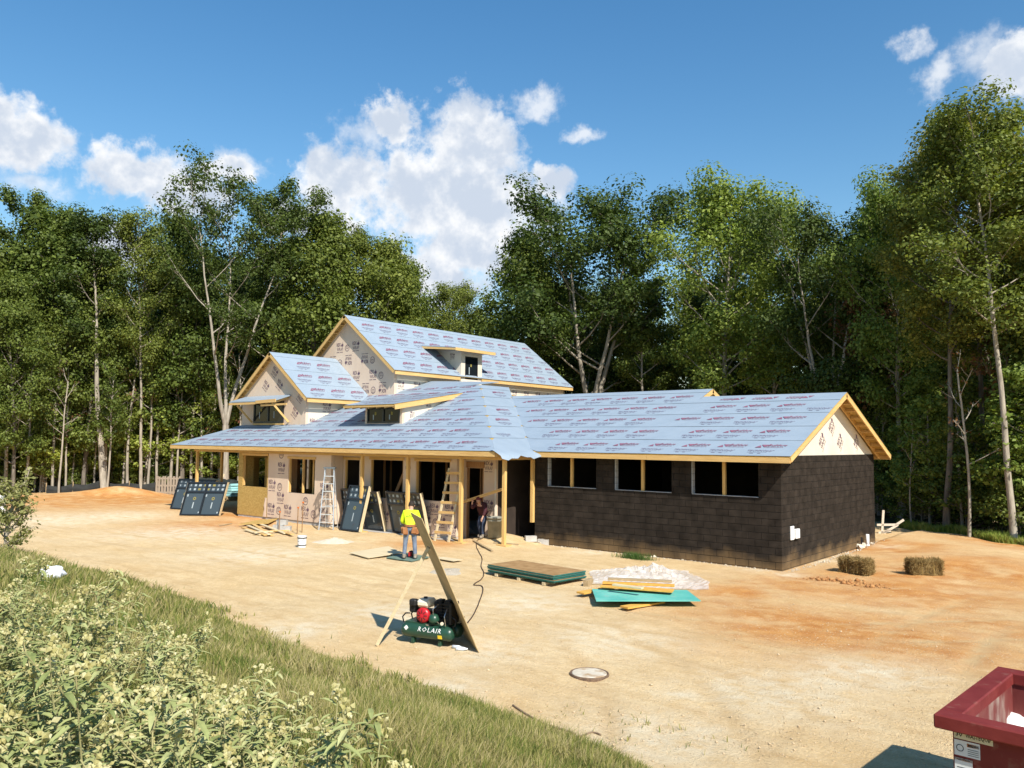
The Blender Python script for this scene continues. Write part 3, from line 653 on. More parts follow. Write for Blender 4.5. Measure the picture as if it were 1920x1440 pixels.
# installed black windows: frame, glazing bars, panes, labels stuck on the glass
STICK_Y = mat('yellow_label', (.24,.20,.05)); STICK_W = mat('white_label', (.33,.38,.40))
def window_in(parent, o, s, n, w, h, bays=1, fr=.07, stick=True):
    o, s, n = Vector(o), Vector(s), Vector(n); t = Vector((0,0,1))
    f = MB(); hw = fr/2
    f.obox(o + s*hw + t*h/2, s*hw, t*h/2, n*.05); f.obox(o + s*(w-hw) + t*h/2, s*hw, t*h/2, n*.05)
    f.obox(o + s*w/2 + t*hw, s*(w/2-fr), t*hw, n*.05); f.obox(o + s*w/2 + t*(h-hw), s*(w/2-fr), t*hw, n*.05)
    for b in range(1, bays): f.obox(o + s*w*b/bays + t*h/2, s*hw*1.2, t*(h/2-fr), n*.048)
    wi = f.build('window', BLACKFR, parent)
    for b in range(bays):
        c = o + s*w*(b+.5)/bays + t*h/2; MB().obox(c, s*(w/bays/2-.03), t*(h/2-fr), n*.008).build('pane', GLASS_D, wi)
        if stick:
            c2 = c + n*.012 + t*h*.12; MB().obox(c2, s*.055, t*.07, n*.001).build('glass_label', STICK_Y, wi); MB().obox(c + n*.012 - s*.14 - t*h*.12, s*.03, t*h*.16, n*.001).build('glass_label', STICK_W, wi)
    return wi
window_in(HOUSE, (-18.28,.03,4.32), (1,0,0), (0,-1,0), 2.08, .66, 2)
window_in(HOUSE, (-26.95,-.03,4.38), (1,0,0), (0,-1,0), 2.5, 1.05, 2, .09)
board((-27.0,-.04,4.33), (-24.4,-.04,4.33), .05, .08, 'window_sill')
window_in(HOUSE, (-20.54,8.5,6.90), (0,1,0), (1,0,0), 1.0, 1.22, 1)

# ---- block wing walls: every block its own piece in front of a mortar backing
def block_mat():
    M = mat('tarred_block', (.020,.0155,.012), (.036,.028,.022), 3, .85, .5, 40, coord='World', spec=.12); nt = M.node_tree; N = nt.nodes; L = nt.links; p = N['Principled BSDF']
    col = p.inputs['Base Color'].links[0].from_socket; ge = N.new('ShaderNodeNewGeometry')
    def vm(op, a, b):
        v = N.new('ShaderNodeVectorMath'); v.operation = op
        for i, q in enumerate((a, b)):
            if isinstance(q, tuple): v.inputs[i].default_value = q
            elif q is not None: L.new(q, v.inputs[i])
        return v.outputs[0]
    fl = vm('FLOOR', vm('MULTIPLY', ge.outputs['Position'], (2.46, 2.46, 4.93)), None); wn = N.new('ShaderNodeTexWhiteNoise'); L.new(fl, wn.inputs[0])
    r = N.new('ShaderNodeMapRange'); r.inputs[3].default_value = .86; r.inputs[4].default_value = 1.14; L.new(wn.outputs['Value'], r.inputs[0])
    sc = vm('MULTIPLY', col, None); L.new(r.outputs[0], sc.node.inputs[1])
    # sandy splash-back low on the wall, with a ragged upper edge
    sp = N.new('ShaderNodeSeparateXYZ'); L.new(ge.outputs['Position'], sp.inputs[0]); nz = N.new('ShaderNodeTexNoise'); nz.inputs['Scale'].default_value = 1.6; nz.inputs['Detail'].default_value = 7; L.new(ge.outputs['Position'], nz.inputs['Vector'])
    ma = N.new('ShaderNodeMath'); ma.operation = 'MULTIPLY_ADD'; L.new(nz.outputs[0], ma.inputs[0]); ma.inputs[1].default_value = 1.1; 
    iv = N.new('ShaderNodeMath'); iv.operation = 'MULTIPLY_ADD'; L.new(sp.outputs[2], iv.inputs[0]); iv.inputs[1].default_value = -1.25; iv.inputs[2].default_value = .14; L.new(iv.outputs[0], ma.inputs[2])
    mr = N.new('ShaderNodeMapRange'); mr.inputs[1].default_value = .15; mr.inputs[2].default_value = .95; mr.inputs[4].default_value = .85; L.new(ma.outputs[0], mr.inputs[0])
    mx = N.new('ShaderNodeMix'); mx.data_type = 'RGBA'; L.new(mr.outputs[0], mx.inputs[0]); L.new(sc, mx.inputs[6]); mx.inputs[7].default_value = (.27,.175,.085,1)
    L.new(mx.outputs[2], p.inputs['Base Color']); return M
TAR = block_mat(); MORTAR = mat('tarred_joint', (.012,.010,.008), (.018,.015,.012), 6, .8, .4, 30, coord='World')
WIN = [(-8.45,-6.38,2.03,3.04), (-5.65,-3.53,2.03,3.04), (-2.85,-.69,2.03,3.04)]
def block_walls():
    back = wall('block_wall', MORTAR, -9.0, -.01, -.5, 3.25, .012, .19, WIN); side = wall('block_wall', MORTAR, .21, 8.95, -.5, 3.25, -.20, .19, (), HOUSE, 'y')
    wall('block_wall', CONC, .21, 8.95, -.5, 3.25, -9.0, .19, (), HOUSE, 'y'); wall('block_wall', CONC, -8.8, -.2, -.5, 3.25, 8.76, .19)
    CH, BL, J = .2032, .4064, .011; jobs = []
    for k in range(17):
        z0 = 3.25 - (k+1)*CH; off = 0 if k % 2 == 0 else BL/2
        for wi, (ln, op) in enumerate(((9.0, WIN), (8.95, ()))):
            a = -off
            while a < ln:
                p, q = max(a, 0), min(a+BL, ln); a += BL
                if q - p < .05: continue
                segs = [(p, q)]
                if wi == 0:
                    zc_ = z0 + CH/2
                    for oa, ob, c, d in op:
                        u, v = -ob, -oa
                        if c - .03 < zc_ < d + .02:
                            ns = []
                            for x, y in segs:
                                if x < u: ns.append((x, min(y, u)))
                                if y > v: ns.append((max(x, v), y))
                            segs = ns
                for x, y in segs:
                    if y - x > .05: jobs.append((wi, x, y, z0))
    me_cache = {}
    def blk(wi, L_):
        key = (wi, round(L_, 3))
        if key not in me_cache:
            mb = MB(); l = L_ - J; h = CH - J; c = .006
            # chamfered face: 5 quads standing 10 mm out of the joint
            P = [(0,0,0),(l,0,0),(l,0,h),(0,0,h),(c,-.012,c),(l-c,-.012,c),(l-c,-.012,h-c),(c,-.012,h-c)]
            if wi: P = [(-y, x, z) for x, y, z in P]
            F = [(4,5,6,7),(0,1,5,4),(1,2,6,5),(2,3,7,6),(3,0,4,7)]
            mb.add(P, F); me = mb.mesh('block'); me.materials.append(TAR); me_cache[key] = me
        return me_cache[key]
    def dist(j):
        p = Vector((-(j[1]+j[2])/2, 0, j[3])) if j[0] == 0 else Vector((0, (j[1]+j[2])/2, j[3]))
        v = p - Vector(CAM); d = v.length; nrm = Vector((0,-1,0)) if j[0] == 0 else Vector((1,0,0))
        return -(j[2]-j[1])*abs(v.normalized().dot(nrm))/d**2 if j[3] > -.1 else 0
    jobs.sort(key=dist); rest = {0: MB(), 1: MB()}; r = random.Random(3)
    for i, (wi, x, y, z0) in enumerate(jobs):
        me = blk(wi, y-x); dp = r.uniform(-.003, .003)
        loc = Vector((-y + J/2, .010 + dp, z0 + J/2)) if wi == 0 else Vector((-.010 + dp, x + J/2, z0 + J/2))
        if i < 300: o = link('block', me, TAR, back if wi == 0 else side); o.location = loc
        else: rest[wi].add([Vector(v.co) + loc for v in me.vertices], [tuple(p_.vertices) for p_ in me.polygons])
    for wi, mb in rest.items():
        o = mb.build('blocks', TAR, back if wi == 0 else side); stuff(o)
    GREY = mat('bare_block', (.36,.37,.38), (.45,.46,.46), 8, .9, .3, 30)
    for a, b, c, d in WIN:
        for k in range(5): MB().box(a+.002, .03, c + .01 + .2032*k, a+.03, .20, min(d, c + .2032*(k+1))).build('jamb_block', GREY, back)
        xm = a + (b-a)*.49; MB().box(xm-.045, .05, c, xm+.045, .14, d).build('window_post', PINE_Z, back); MB().box(a+.03, .0, c-.012, b, .19, c+.006).build('window_sill', GREY, back)
    return back, side
BLOCKF, BLOCKS = block_walls()
wg = MB().prism([(-.03,.0,3.25), (-.03,8.95,3.25), (-.03,YA,zw(YA)-.05), (-.03,YA-.01,zw(YA)-.05)], (-.1,0,0)).build('wrapped_gable', WRAPSM, HOUSE)
wrap_text(wg, (-.03,0,3.25), (0,1,0), (1,0,0), 8.95, 2.0, [.12, .62, 1.15], 1.75, .9, (), False, [(0,0),(8.95,0),(4.48,1.85)], 1.0, 3)
MB().prism([(-4.72,2.9,zw(2.9)-.3), (-4.72,7.7,zw(2.9)-.3), (-4.72,YB,zw(YB)-.05)], (-.05,0,0)).build('gable_sheathing', OSB, HOUSE)
WHITEP = mat('white_plastic', (.78,.78,.76), None, rough=.4, spec=.4)
MB().box(.012,.56,.80,.06,.80,1.20).build('meter_box', WHITEP, HOUSE, bevel=.012); MB().box(.012,.86,.82,.10,1.14,1.10).build('meter_box', WHITEP, HOUSE, bevel=.012)
# ------------------------------------------------------------------ trees
def leaf_mat(name, dark, light, trans=.32):
    M = bpy.data.materials.new(name); M.use_nodes = True; nt = M.node_tree; N = nt.nodes; L = nt.links; N.remove(N['Principled BSDF']); out = N['Material Output']
    ge = N.new('ShaderNodeNewGeometry'); oi = N.new('ShaderNodeObjectInfo')
    mx = N.new('ShaderNodeMix'); mx.data_type = 'RGBA'; mx.inputs[6].default_value = (*dark, 1); mx.inputs[7].default_value = (*light, 1); L.new(ge.outputs['Random Per Island'], mx.inputs[0])
    hs = N.new('ShaderNodeHueSaturation'); L.new(mx.outputs[2], hs.inputs['Color'])
    r = N.new('ShaderNodeMapRange'); L.new(oi.outputs['Random'], r.inputs[0]); r.inputs[3].default_value = .78; r.inputs[4].default_value = 1.22; L.new(r.outputs[0], hs.inputs['Value'])
    r2 = N.new('ShaderNodeMapRange'); L.new(oi.outputs['Random'], r2.inputs[0]); r2.inputs[3].default_value = .515; r2.inputs[4].default_value = .485; L.new(r2.outputs[0], hs.inputs['Hue'])
    d = N.new('ShaderNodeBsdfPrincipled'); d.inputs['Roughness'].default_value = .55; d.inputs['Specular IOR Level'].default_value = .25; t = N.new('ShaderNodeBsdfTranslucent'); ms = N.new('ShaderNodeMixShader'); ms.inputs[0].default_value = trans
    L.new(hs.outputs[0], d.inputs['Base Color']); 
    tt = N.new('ShaderNodeMix'); tt.data_type = 'RGBA'; tt.blend_type = 'MULTIPLY'; tt.inputs[0].default_value = 1; L.new(hs.outputs[0], tt.inputs[6]); tt.inputs[7].default_value = (1.3,1.35,.6,1); L.new(tt.outputs[2], t.inputs['Color'])
    L.new(d.outputs[0], ms.inputs[1]); L.new(t.outputs[0], ms.inputs[2]); L.new(ms.outputs[0], out.inputs[0]); return M
LEAF_D = leaf_mat('dark_leaves', (.038,.060,.011), (.120,.160,.034)); LEAF_M = leaf_mat('mid_leaves', (.060,.090,.014), (.185,.225,.045))
LEAF_L = leaf_mat('light_leaves', (.125,.175,.024), (.33,.385,.08)); LEAF_Y = leaf_mat('yellowish_leaves', (.125,.135,.020), (.31,.295,.06)); LEAF_R = leaf_mat('rusty_leaves', (.10,.045,.02), (.19,.10,.04))
BARK = mat('pale_bark', (.24,.205,.16), (.40,.35,.28), 2.5, .9, .6, 7, stretch=(3,3,.6)); BARK_D = mat('dark_bark', (.11,.09,.07), (.20,.17,.135), 2.5, .95, .7, 7, stretch=(3,3,.6))
def leaves(rng, cen, rad, cnt, size, up=.45, out=None, flat=.75):
    """rhombic leaves scattered through clumps: arrays of centres, radii, counts"""
    idx = np.repeat(np.arange(len(cen)), cnt); n = len(idx)
    g = rng.normal(0, 1, (n, 3)); ln = np.linalg.norm(g, axis=1, keepdims=True); g = g/ln*np.minimum(ln, 2.0)*.46
    p = cen[idx] + g*rad[idx][:, None]*np.array([1, 1, flat])
    nr = rng.normal(0, 1, (n, 3)); nr /= np.linalg.norm(nr, axis=1, keepdims=True); gd = g/(np.linalg.norm(g, axis=1, keepdims=True)+1e-6); nr = .60*nr + np.array([0, 0, up]) + .85*gd; nr /= np.linalg.norm(nr, axis=1, keepdims=True)
    a = np.cross(nr, rng.normal(0, 1, (n, 3))); a /= np.linalg.norm(a, axis=1, keepdims=True)+1e-9; b = np.cross(nr, a)
    l = size*np.clip(np.exp(rng.normal(0, .38, (n, 1))), .45, 2.0); w = l*.36
    v = np.stack([p - a*l*.5, p + b*w - a*l*.05 + nr*l*.06, p + a*l*.5, p - b*w - a*l*.05 + nr*l*.06], 1).reshape(-1, 3)
    return v, np.arange(4*n).reshape(-1, 4)
def make_tree(seed, H, r0, cb, rx, nl, nleaf, size, leafm, bark, forks=0, lean=0.0, angle=(25, 55), prof='round', clump=(.6, 1.0), sub=4, topf=1.0, droop=0.0):
    rng = np.random.default_rng(seed); rnd = random.Random(seed); tb = MB(); cen, rad = [], []
    la = rnd.uniform(0, 6.28)
    def path(p, d, L, n, curve, wob_, r_a, r_b, sides):
        pts = [Vector(p)]; d = Vector(d).normalized()
        for i in range(n):
            d = (d + Vector((rnd.uniform(-wob_, wob_), rnd.uniform(-wob_, wob_), curve))).normalized(); pts.append(pts[-1] + d*L/n)
        rr = [r_a + (r_b-r_a)*(i/n)**.8 for i in range(n+1)]; tb.tube(pts, rr, sides, False); return pts, rr
    # stems
    stems = []
    if forks:
        fh = H*rnd.uniform(.22, .3); base, rr = path((0,0,-.2), (lean*math.cos(la), lean*math.sin(la), 1), fh, 4, .02, .03, r0*1.15, r0*.85, 8)
        for k in range(forks):
            az = la + 2*math.pi*k/forks + rnd.uniform(-.4, .4); tl = rnd.uniform(.2, .42)
            pts, rr = path(base[-1] - Vector((0,0,.15)), (math.cos(az)*tl, math.sin(az)*tl, 1), (H*topf-fh)*rnd.uniform(.78, .97), 8, .05, .09, r0*.62, .03, 6); stems.append((pts, rr))
    else:
        pts, rr = path((0,0,-.2), (lean*math.cos(la), lean*math.sin(la), 1), H*.95, 10, .02, .05, r0*1.15, .035, 8); stems.append((pts, rr))
    tops = max(s[0][-1].z for s in stems)
    for pts, rr in stems:
        m_ = nl//len(stems)
        for i in range(m_):
            f = (i + rnd.random()*.8)/m_; z = H*(cb*.86 + (.95 - cb*.86)*f)
            j = next((q for q in range(1, len(pts)) if pts[q].z >= z), len(pts)-1); k = (z - pts[j-1].z)/max(.01, pts[j].z - pts[j-1].z); k = min(max(k, 0), 1)
            p = pts[j-1].lerp(pts[j], k); r = rr[j-1] + (rr[j]-rr[j-1])*k
            u = min(max((z/H - cb*.86)/(1 - cb*.86), 0), 1)
            pf = {'round': math.sin(math.pi*min(.97, .16 + .80*u))**.75, 'cone': (1.0 - .82*u), 'vase': .45 + .65*math.sin(math.pi*min(.95, .25 + .65*u)), 'column': .8 + .2*math.sin(u*9)}[prof]
            L = rx*pf*rnd.uniform(.7, 1.2); az = i*2.399 + rnd.uniform(-.5, .5); an = math.radians(rnd.uniform(*angle)) ; el = math.radians(20) + an*u
            if prof == 'cone': el = math.radians(rnd.uniform(-5, 20))
            d = Vector((math.cos(az)*math.cos(el), math.sin(az)*math.cos(el), math.sin(el)))
            lp, lr = path(p, d, L, 4, .10 - droop, .16, max(.02, min(r*.6, .035 + L*.012)), .012, 5)
            for q in range(sub):
                t = .35 + .62*(q + rnd.random()*.5)/sub; a = lp[min(3, int(t*4))].lerp(lp[min(4, int(t*4)+1)], t*4 - int(t*4)) if t < 1 else lp[-1]
                az2 = az + rnd.choice((-1, 1))*rnd.uniform(.5, 1.3); el2 = el*.7 + rnd.uniform(-.2, .45)
                sp, _ = path(a, (math.cos(az2)*math.cos(el2), math.sin(az2)*math.cos(el2), math.sin(el2)), L*rnd.uniform(.28, .48), 2, .05 - droop, .2, .018, .008, 4)
                cen.append(sp[-1]); rad.append(rnd.uniform(*clump)); cen.append(sp[1]); rad.append(rnd.uniform(*clump)*.7)
            cen.append(lp[-1]); rad.append(rnd.uniform(*clump))
        cen.append(pts[-1]); rad.append(clump[1]); cen.append(pts[-2]); rad.append(clump[1])
    cen = np.array([tuple(c) for c in cen]); rad = np.array(rad); wgt = rad**2.2*rng.uniform(.5, 1.5, len(rad)); cnt = np.maximum(3, (wgt/wgt.sum()*nleaf)).astype(int)
    v, f = leaves(rng, cen, rad, cnt, size)
    crown = np_mesh('crown', v, f, leafm, 4); tm = tb.mesh('trunk'); tm.materials.append(bark); tm.polygons.foreach_set('use_smooth', [True]*len(tm.polygons))
    top = float(np.percentile(v[:, 2], 99.7))
    return tm, crown, top
TREES = {
 'broad': make_tree(1, 19, .27, .34, 5.3, 30, 40000, .165, LEAF_D, BARK, forks=4, angle=(20, 60), prof='round', clump=(.9, 1.6)),
 'light': make_tree(2, 19, .22, .40, 4.7, 32, 38000, .165, LEAF_L, BARK, angle=(25, 62), prof='round', clump=(.85, 1.5)),
 'tall': make_tree(3, 21, .15, .45, 3.0, 22, 24000, .15, LEAF_M, BARK, angle=(25, 55), prof='column', clump=(.6, 1.05)),
 'forked': make_tree(4, 22, .26, .50, 4.6, 27, 28000, .145, LEAF_D, BARK, forks=3, angle=(25, 60), prof='vase', clump=(.6, 1.15)),
 'leaning': make_tree(5, 19, .22, .62, 2.9, 15, 16000, .145, LEAF_D, BARK, lean=.22, prof='round', clump=(.6, 1.0)),
 'dense': make_tree(6, 17, .16, .16, 4.0, 36, 38000, .165, LEAF_M, BARK_D, angle=(20, 55), prof='round', clump=(.85, 1.5)),
 'shade': make_tree(7, 16, .14, .12, 4.4, 36, 28000, .19, LEAF_D, BARK_D, angle=(15, 50), prof='column', clump=(.8, 1.3)),
 'airy': make_tree(8, 19, .16, .50, 3.9, 28, 34000, .125, LEAF_Y, BARK_D, angle=(20, 60), prof='round', clump=(.6, 1.1)),
 'bare_stem': make_tree(9, 18.5, .125, .55, 3.6, 26, 32000, .12, LEAF_M, BARK, angle=(20, 60), prof='round', clump=(.6, 1.1)),
 'sapling': make_tree(10, 7, .07, .18, 2.0, 26, 7000, .12, LEAF_L, BARK, prof='cone', clump=(.35, .6), sub=3),
 'whip': make_tree(11, 9, .075, .45, 1.5, 16, 3600, .125, LEAF_M, BARK, prof='column', clump=(.35, .6), sub=3),
 'shrub': make_tree(12, 3.6, .05, .05, 1.6, 26, 6000, .115, LEAF_M, BARK_D, prof='column', clump=(.4, .65), sub=3),
 'rusty': make_tree(14, 8, .05, .55, 1.7, 9, 1500, .12, LEAF_R, BARK_D, prof='round', clump=(.4, .7), sub=3),
 'dead': make_tree(13, 8, .07, .4, 1.3, 7, 60, .12, LEAF_R, BARK, prof='vase', clump=(.3, .5), sub=2),
}
def horizon(px): return 810.2 + (px + 858)*.01004
def plant(kind, px, depth, top=None, H=None, label='', group=None, wide=1.0, name='tree', cat='tree', rot=None, rnd=random.Random(5)):
    tm, cm, t0 = TREES[kind]; q = spot(px, depth)
    if H is None: H = CAM[2] + (horizon(px) - top)/FPX*depth
    s = H/t0; o = thing(name, label, cat, (q.x, q.y, float(ground_z(q.x, q.y)) - .05), rot if rot is not None else rnd.uniform(0, 6.28), group); o.scale = (s*wide, s*wide, s)
    link('trunk', tm, None, o); link('crown', cm, None, o); return o
FRONT = [
 ('dense', -70, 50, 365, 1.0, 'dense tree at the far left end of the wood, partly outside the picture'),
 ('tall', 14, 53, 352, 1.1, 'tall tree with pointed top at the far left edge of the wood'),
 ('tall', 62, 55, 362, 1.1, 'pointed tall tree, second from the left edge'),
 ('dense', 112, 54, 395, 1.0, 'full green tree left of the leaning tree'),
 ('dense', 30, 49, 520, .9, 'lower leafy tree before the pointed trees at left'),
 ('leaning', 200, 52, 388, 1.0, 'thin leaning tree with sparse dark top before the cloud'),
 ('bare_stem', 268, 54, 396, .9, 'slim tree with small crown between the leaning and the forked tree'),
 ('dense', 160, 53, 470, .9, 'shorter bushy tree under the leaning tree'),
 ('forked', 425, 53, 306, 1.0, 'tallest left tree with pale trunk forked above the small gable'),
 ('dense', 345, 57, 395, .9, 'dark tree left of the tall forked tree'),
 ('tall', 515, 56, 335, 1.05, 'tall tree right of the forked tree, before the white cloud'),
 ('dense', 575, 57, 392, 1.0, 'full tree above the peak of the small gable'),
 ('bare_stem', 620, 58, 418, 1.0, 'slim pale-stemmed tree left of the upper gable peak'),
 ('dense', 690, 58, 440, 1.0, 'rounded tree above the upper ridge, left half'),
 ('dense', 765, 60, 478, .95, 'rounded lower tree above the middle of the upper ridge'),
 ('bare_stem', 836, 60, 520, 1.0, 'small thin tree in the dip of the treeline'),
 ('shade', 884, 62, 575, .9, 'low dark tree in the dip behind the right end of the upper ridge'),
 ('dense', 955, 58, 428, .95, 'pale green tree leaning against the left side of the great oak'),
 ('broad', 1105, 57, 340, 1.18, 'great dark spreading tree with pale forked trunk behind the house'),
 ('tall', 1210, 57, 430, 1.0, 'dark narrow tree between the great tree and the light green one'),
 ('light', 1362, 50, 326, 1.05, 'light green round-crowned tree behind the wing'),
 ('light', 1450, 51, 360, .8, 'smaller light green tree right of the round-crowned one'),
 ('broad', 1556, 43.5, 372, .95, 'dark spreading tree with twin trunks behind the wing gable'),
 ('dense', 1640, 44, 398, .9, 'dark leafy tree right of the twin-trunked tree'),
 ('light', 1690, 40, 318, .8, 'light green tall tree left of the tall yellowish tree'),
 ('airy', 1768, 34, 252, 1.0, 'tall yellowish tree with dark straight trunk at right'),
 ('airy', 1832, 35, 208, .95, 'tall airy tree just left of the rightmost pale trunk'),
 ('bare_stem', 1896, 30.2, 168, 1.15, 'tallest right-hand tree with long bare grey trunk by the grass strip'),
 ('airy', 1985, 31, 190, 1.1, 'tall tree past the right edge, only its leaves in view'),
 ('dense', 2080, 30, 240, 1.0, 'tree outside the right edge of the picture'),
]
for kind, px, dep, top, wd_, lab in FRONT: plant(kind, px, dep, top, None, lab, 'trees along the front of the wood', wd_, 'broadleaf_tree')
_r = random.Random(21)
for k in range(58):
    px = -260 + 2420*(k + _r.random()*.7)/58; base = float(np.interp(px, [-260, 0, 330, 760, 1000, 1250, 1500, 1700, 1920, 2200], [52, 57, 63, 65, 64, 60, 53, 45, 38, 36]))
    tp = float(np.interp(px, [-260, 0, 90, 150, 235, 310, 420, 600, 700, 800, 880, 960, 1100, 1240, 1370, 1485, 1570, 1700, 1900, 2200], [400, 430, 450, 540, 570, 470, 410, 470, 520, 580, 640, 510, 460, 560, 450, 520, 470, 440, 380, 320]))
    row = k % 3
    plant(_r.choice(('shade', 'dense', 'shade', 'tall', 'broad')), px, base + row*5 + _r.uniform(-1, 2), tp + _r.uniform(10, 70) + row*14, None, 'dark leafy tree deep in the wood behind the front row', 'trees deep in the wood', 1.05, 'broadleaf_tree')
for k in range(150):                               # low growth along the edge of the clearing
    left = k < 105; px = _r.uniform(-150, 470) if left else _r.uniform(1630, 2050)
    base = float(np.interp(px, [-260, 0, 330, 760, 1500, 1660, 1800, 1920, 2200], [48, 50.5, 57, 57, 44, 39, 34, 31, 30])) + _r.uniform(.0, 5)
    kd = _r.choice(('sapling', 'sapling', 'shrub', 'shrub', 'whip')) if left else _r.choice(('shrub', 'sapling', 'shrub', 'whip'))
    hh = {'sapling': _r.uniform(4, 8), 'shrub': _r.uniform(2.2, 4.5), 'whip': _r.uniform(6, 11)}[kd]
    plant(kd, px, base, None, hh, ('bright leafy sapling', 'low green shrub', 'slim whip-like tree')[('sapling', 'shrub', 'whip').index(kd)] + (' in the undergrowth at the left edge of the clearing' if left else ' in the undergrowth right of the block wing'), 'undergrowth along the edge of the wood', _r.uniform(.9, 1.3), 'sapling' if kd != 'shrub' else 'shrub', 'sapling' if kd != 'shrub' else 'shrub')
for k in range(22):                               # slim pale stems standing clear of the dark wood at left
    px = -20 + 480*(k + _r.random()*.8)/22; base = float(np.interp(px, [-260, 0, 330, 760], [47, 49.5, 55.5, 57])) + _r.uniform(0, 1.5)
    plant('whip' if k % 3 else 'dead', px, base, None, _r.uniform(8, 14), 'slim pale-stemmed young tree standing at the left edge of the wood', 'slim pale stems at the left edge of the wood', _r.uniform(.8, 1.1), 'slim_tree')
for px, dep, hh, kd, lab in ((1655, 41.5, 11.5, 'rusty', 'thin tree with rusty dead leaves behind the wing gable'), (1888, 32.5, 11, 'rusty', 'rusty-leaved thin tree left of the tallest right-hand trunk'), (1812, 31.5, 7.5, 'dead', 'crooked bare pale sapling left of the tallest right-hand trunk'), (1705, 36, 5, 'dead', 'thin bare sapling behind the block wing gable'), (115, 50.5, 8, 'dead', 'broken pale snag with stub fork at the left of the wood'), (52, 50, 9, 'dead', 'twisted bare trunk near the left edge'), (205, 51, 8, 'whip', 'slim whip of a tree below the leaning trunk')):
    plant(kd, px, dep, None, hh, lab, None, 1.0, 'bare_sapling')
def far_wood():
    rng = np.random.default_rng(8); n = 60000; px = rng.uniform(-500, 2500, n); dep = rng.uniform(0, 9, n) + np.interp(px, [-500, 0, 600, 1000, 1500, 1920, 2500], [70, 74, 80, 76, 66, 56, 50])
    d = np.array([ray(a, 828) for a in (0, 1920)]); dx = (px-960)/FPX
    P = CAM + (np.outer(dx, CR) + CF*1.0)*dep[:, None]; hmax = np.interp(px, [-500, 600, 880, 960, 1500, 2500], [14, 13, 9, 13, 13, 12]) + 1.5*np.sin(px*.02) + 1.2*np.sin(px*.051)
    P[:, 2] = rng.uniform(0, 1, n)**.9*hmax
    v, f = leaves(rng, P, np.full(n, .8), np.ones(n, int), .52)
    stuff(link('far_wood', np_mesh('far_wood', v, f, LEAF_D, 4), LEAF_D)); bpy.data.objects['far_wood']['label'] = 'dark mass of far trees closing the gaps in the wood'
far_wood()
# ------------------------------------------------------------------ grassy bank and weeds
def hit(px, py, tmax=60):
    d = ray(px, py); t = 1.0
    while t < tmax:
        p = CAM + d*t
        if p[2] <= float(ground_z(p[0], p[1])): break
        t += .05
    return Vector(p)
def grass_mat(name, cs, tr=.35):
    M = bpy.data.materials.new(name); M.use_nodes = True; nt = M.node_tree; N = nt.nodes; L = nt.links; N.remove(N['Principled BSDF']); out = N['Material Output']
    ge = N.new('ShaderNodeNewGeometry'); cr = N.new('ShaderNodeValToRGB'); e = cr.color_ramp.elements
    while len(e) < len(cs): e.new(.5)
    for i, c in enumerate(cs): e[i].position = i/(len(cs)-1); e[i].color = (*c, 1)
    nz = N.new('ShaderNodeTexNoise'); nz.inputs['Scale'].default_value = .9; nz.inputs['Detail'].default_value = 3; L.new(ge.outputs['Position'], nz.inputs['Vector'])
    ma = N.new('ShaderNodeMath'); ma.operation = 'MULTIPLY_ADD'; ma.inputs[1].default_value = 1.5; ma.inputs[2].default_value = -.75; L.new(nz.outputs[0], ma.inputs[0])
    ad = N.new('ShaderNodeMath'); ad.operation = 'ADD'; ad.use_clamp = True; L.new(ma.outputs[0], ad.inputs[0]); L.new(ge.outputs['Random Per Island'], ad.inputs[1]); L.new(ad.outputs[0], cr.inputs[0])
    d = N.new('ShaderNodeBsdfDiffuse'); t = N.new('ShaderNodeBsdfTranslucent'); ms = N.new('ShaderNodeMixShader'); ms.inputs[0].default_value = tr
    L.new(cr.outputs[0], d.inputs[0]); L.new(cr.outputs[0], t.inputs[0]); L.new(d.outputs[0], ms.inputs[1]); L.new(t.outputs[0], ms.inputs[2]); L.new(ms.outputs[0], out.inputs[0]); return M
GRASS = grass_mat('grass_blades', [(.11,.165,.035), (.20,.225,.055), (.30,.28,.085), (.42,.36,.15), (.50,.42,.21)])
def blades(rng, x, y, h, w):
    n = len(x); z = ground_z(x, y) - .01; a = rng.uniform(0, 6.283, n); lean = rng.uniform(.1, .75, n)*h; b = rng.uniform(0, 6.283, n)
    ax, ay = np.cos(a)*w*.5, np.sin(a)*w*.5; lx, ly = np.cos(b)*lean, np.sin(b)*lean
    P = np.empty((n, 5, 3)); P[:, 0] = np.stack([x-ax, y-ay, z], 1); P[:, 1] = np.stack([x+ax, y+ay, z], 1)
    mx, my, mz = x + lx*.35, y + ly*.35, z + h*.58
    P[:, 2] = np.stack([mx-ax*.8, my-ay*.8, mz], 1); P[:, 3] = np.stack([mx+ax*.8, my+ay*.8, mz], 1); P[:, 4] = np.stack([x+lx, y+ly, z + h*np.sqrt(np.maximum(.1, 1-(lean/h)**2*.6))], 1)
    o = np.arange(n)[:, None]*5; F = np.stack([o+0, o+1, o+3, o+0, o+3, o+2, o+2, o+3, o+4], -1).reshape(-1, 3)
    return P.reshape(-1, 3), F
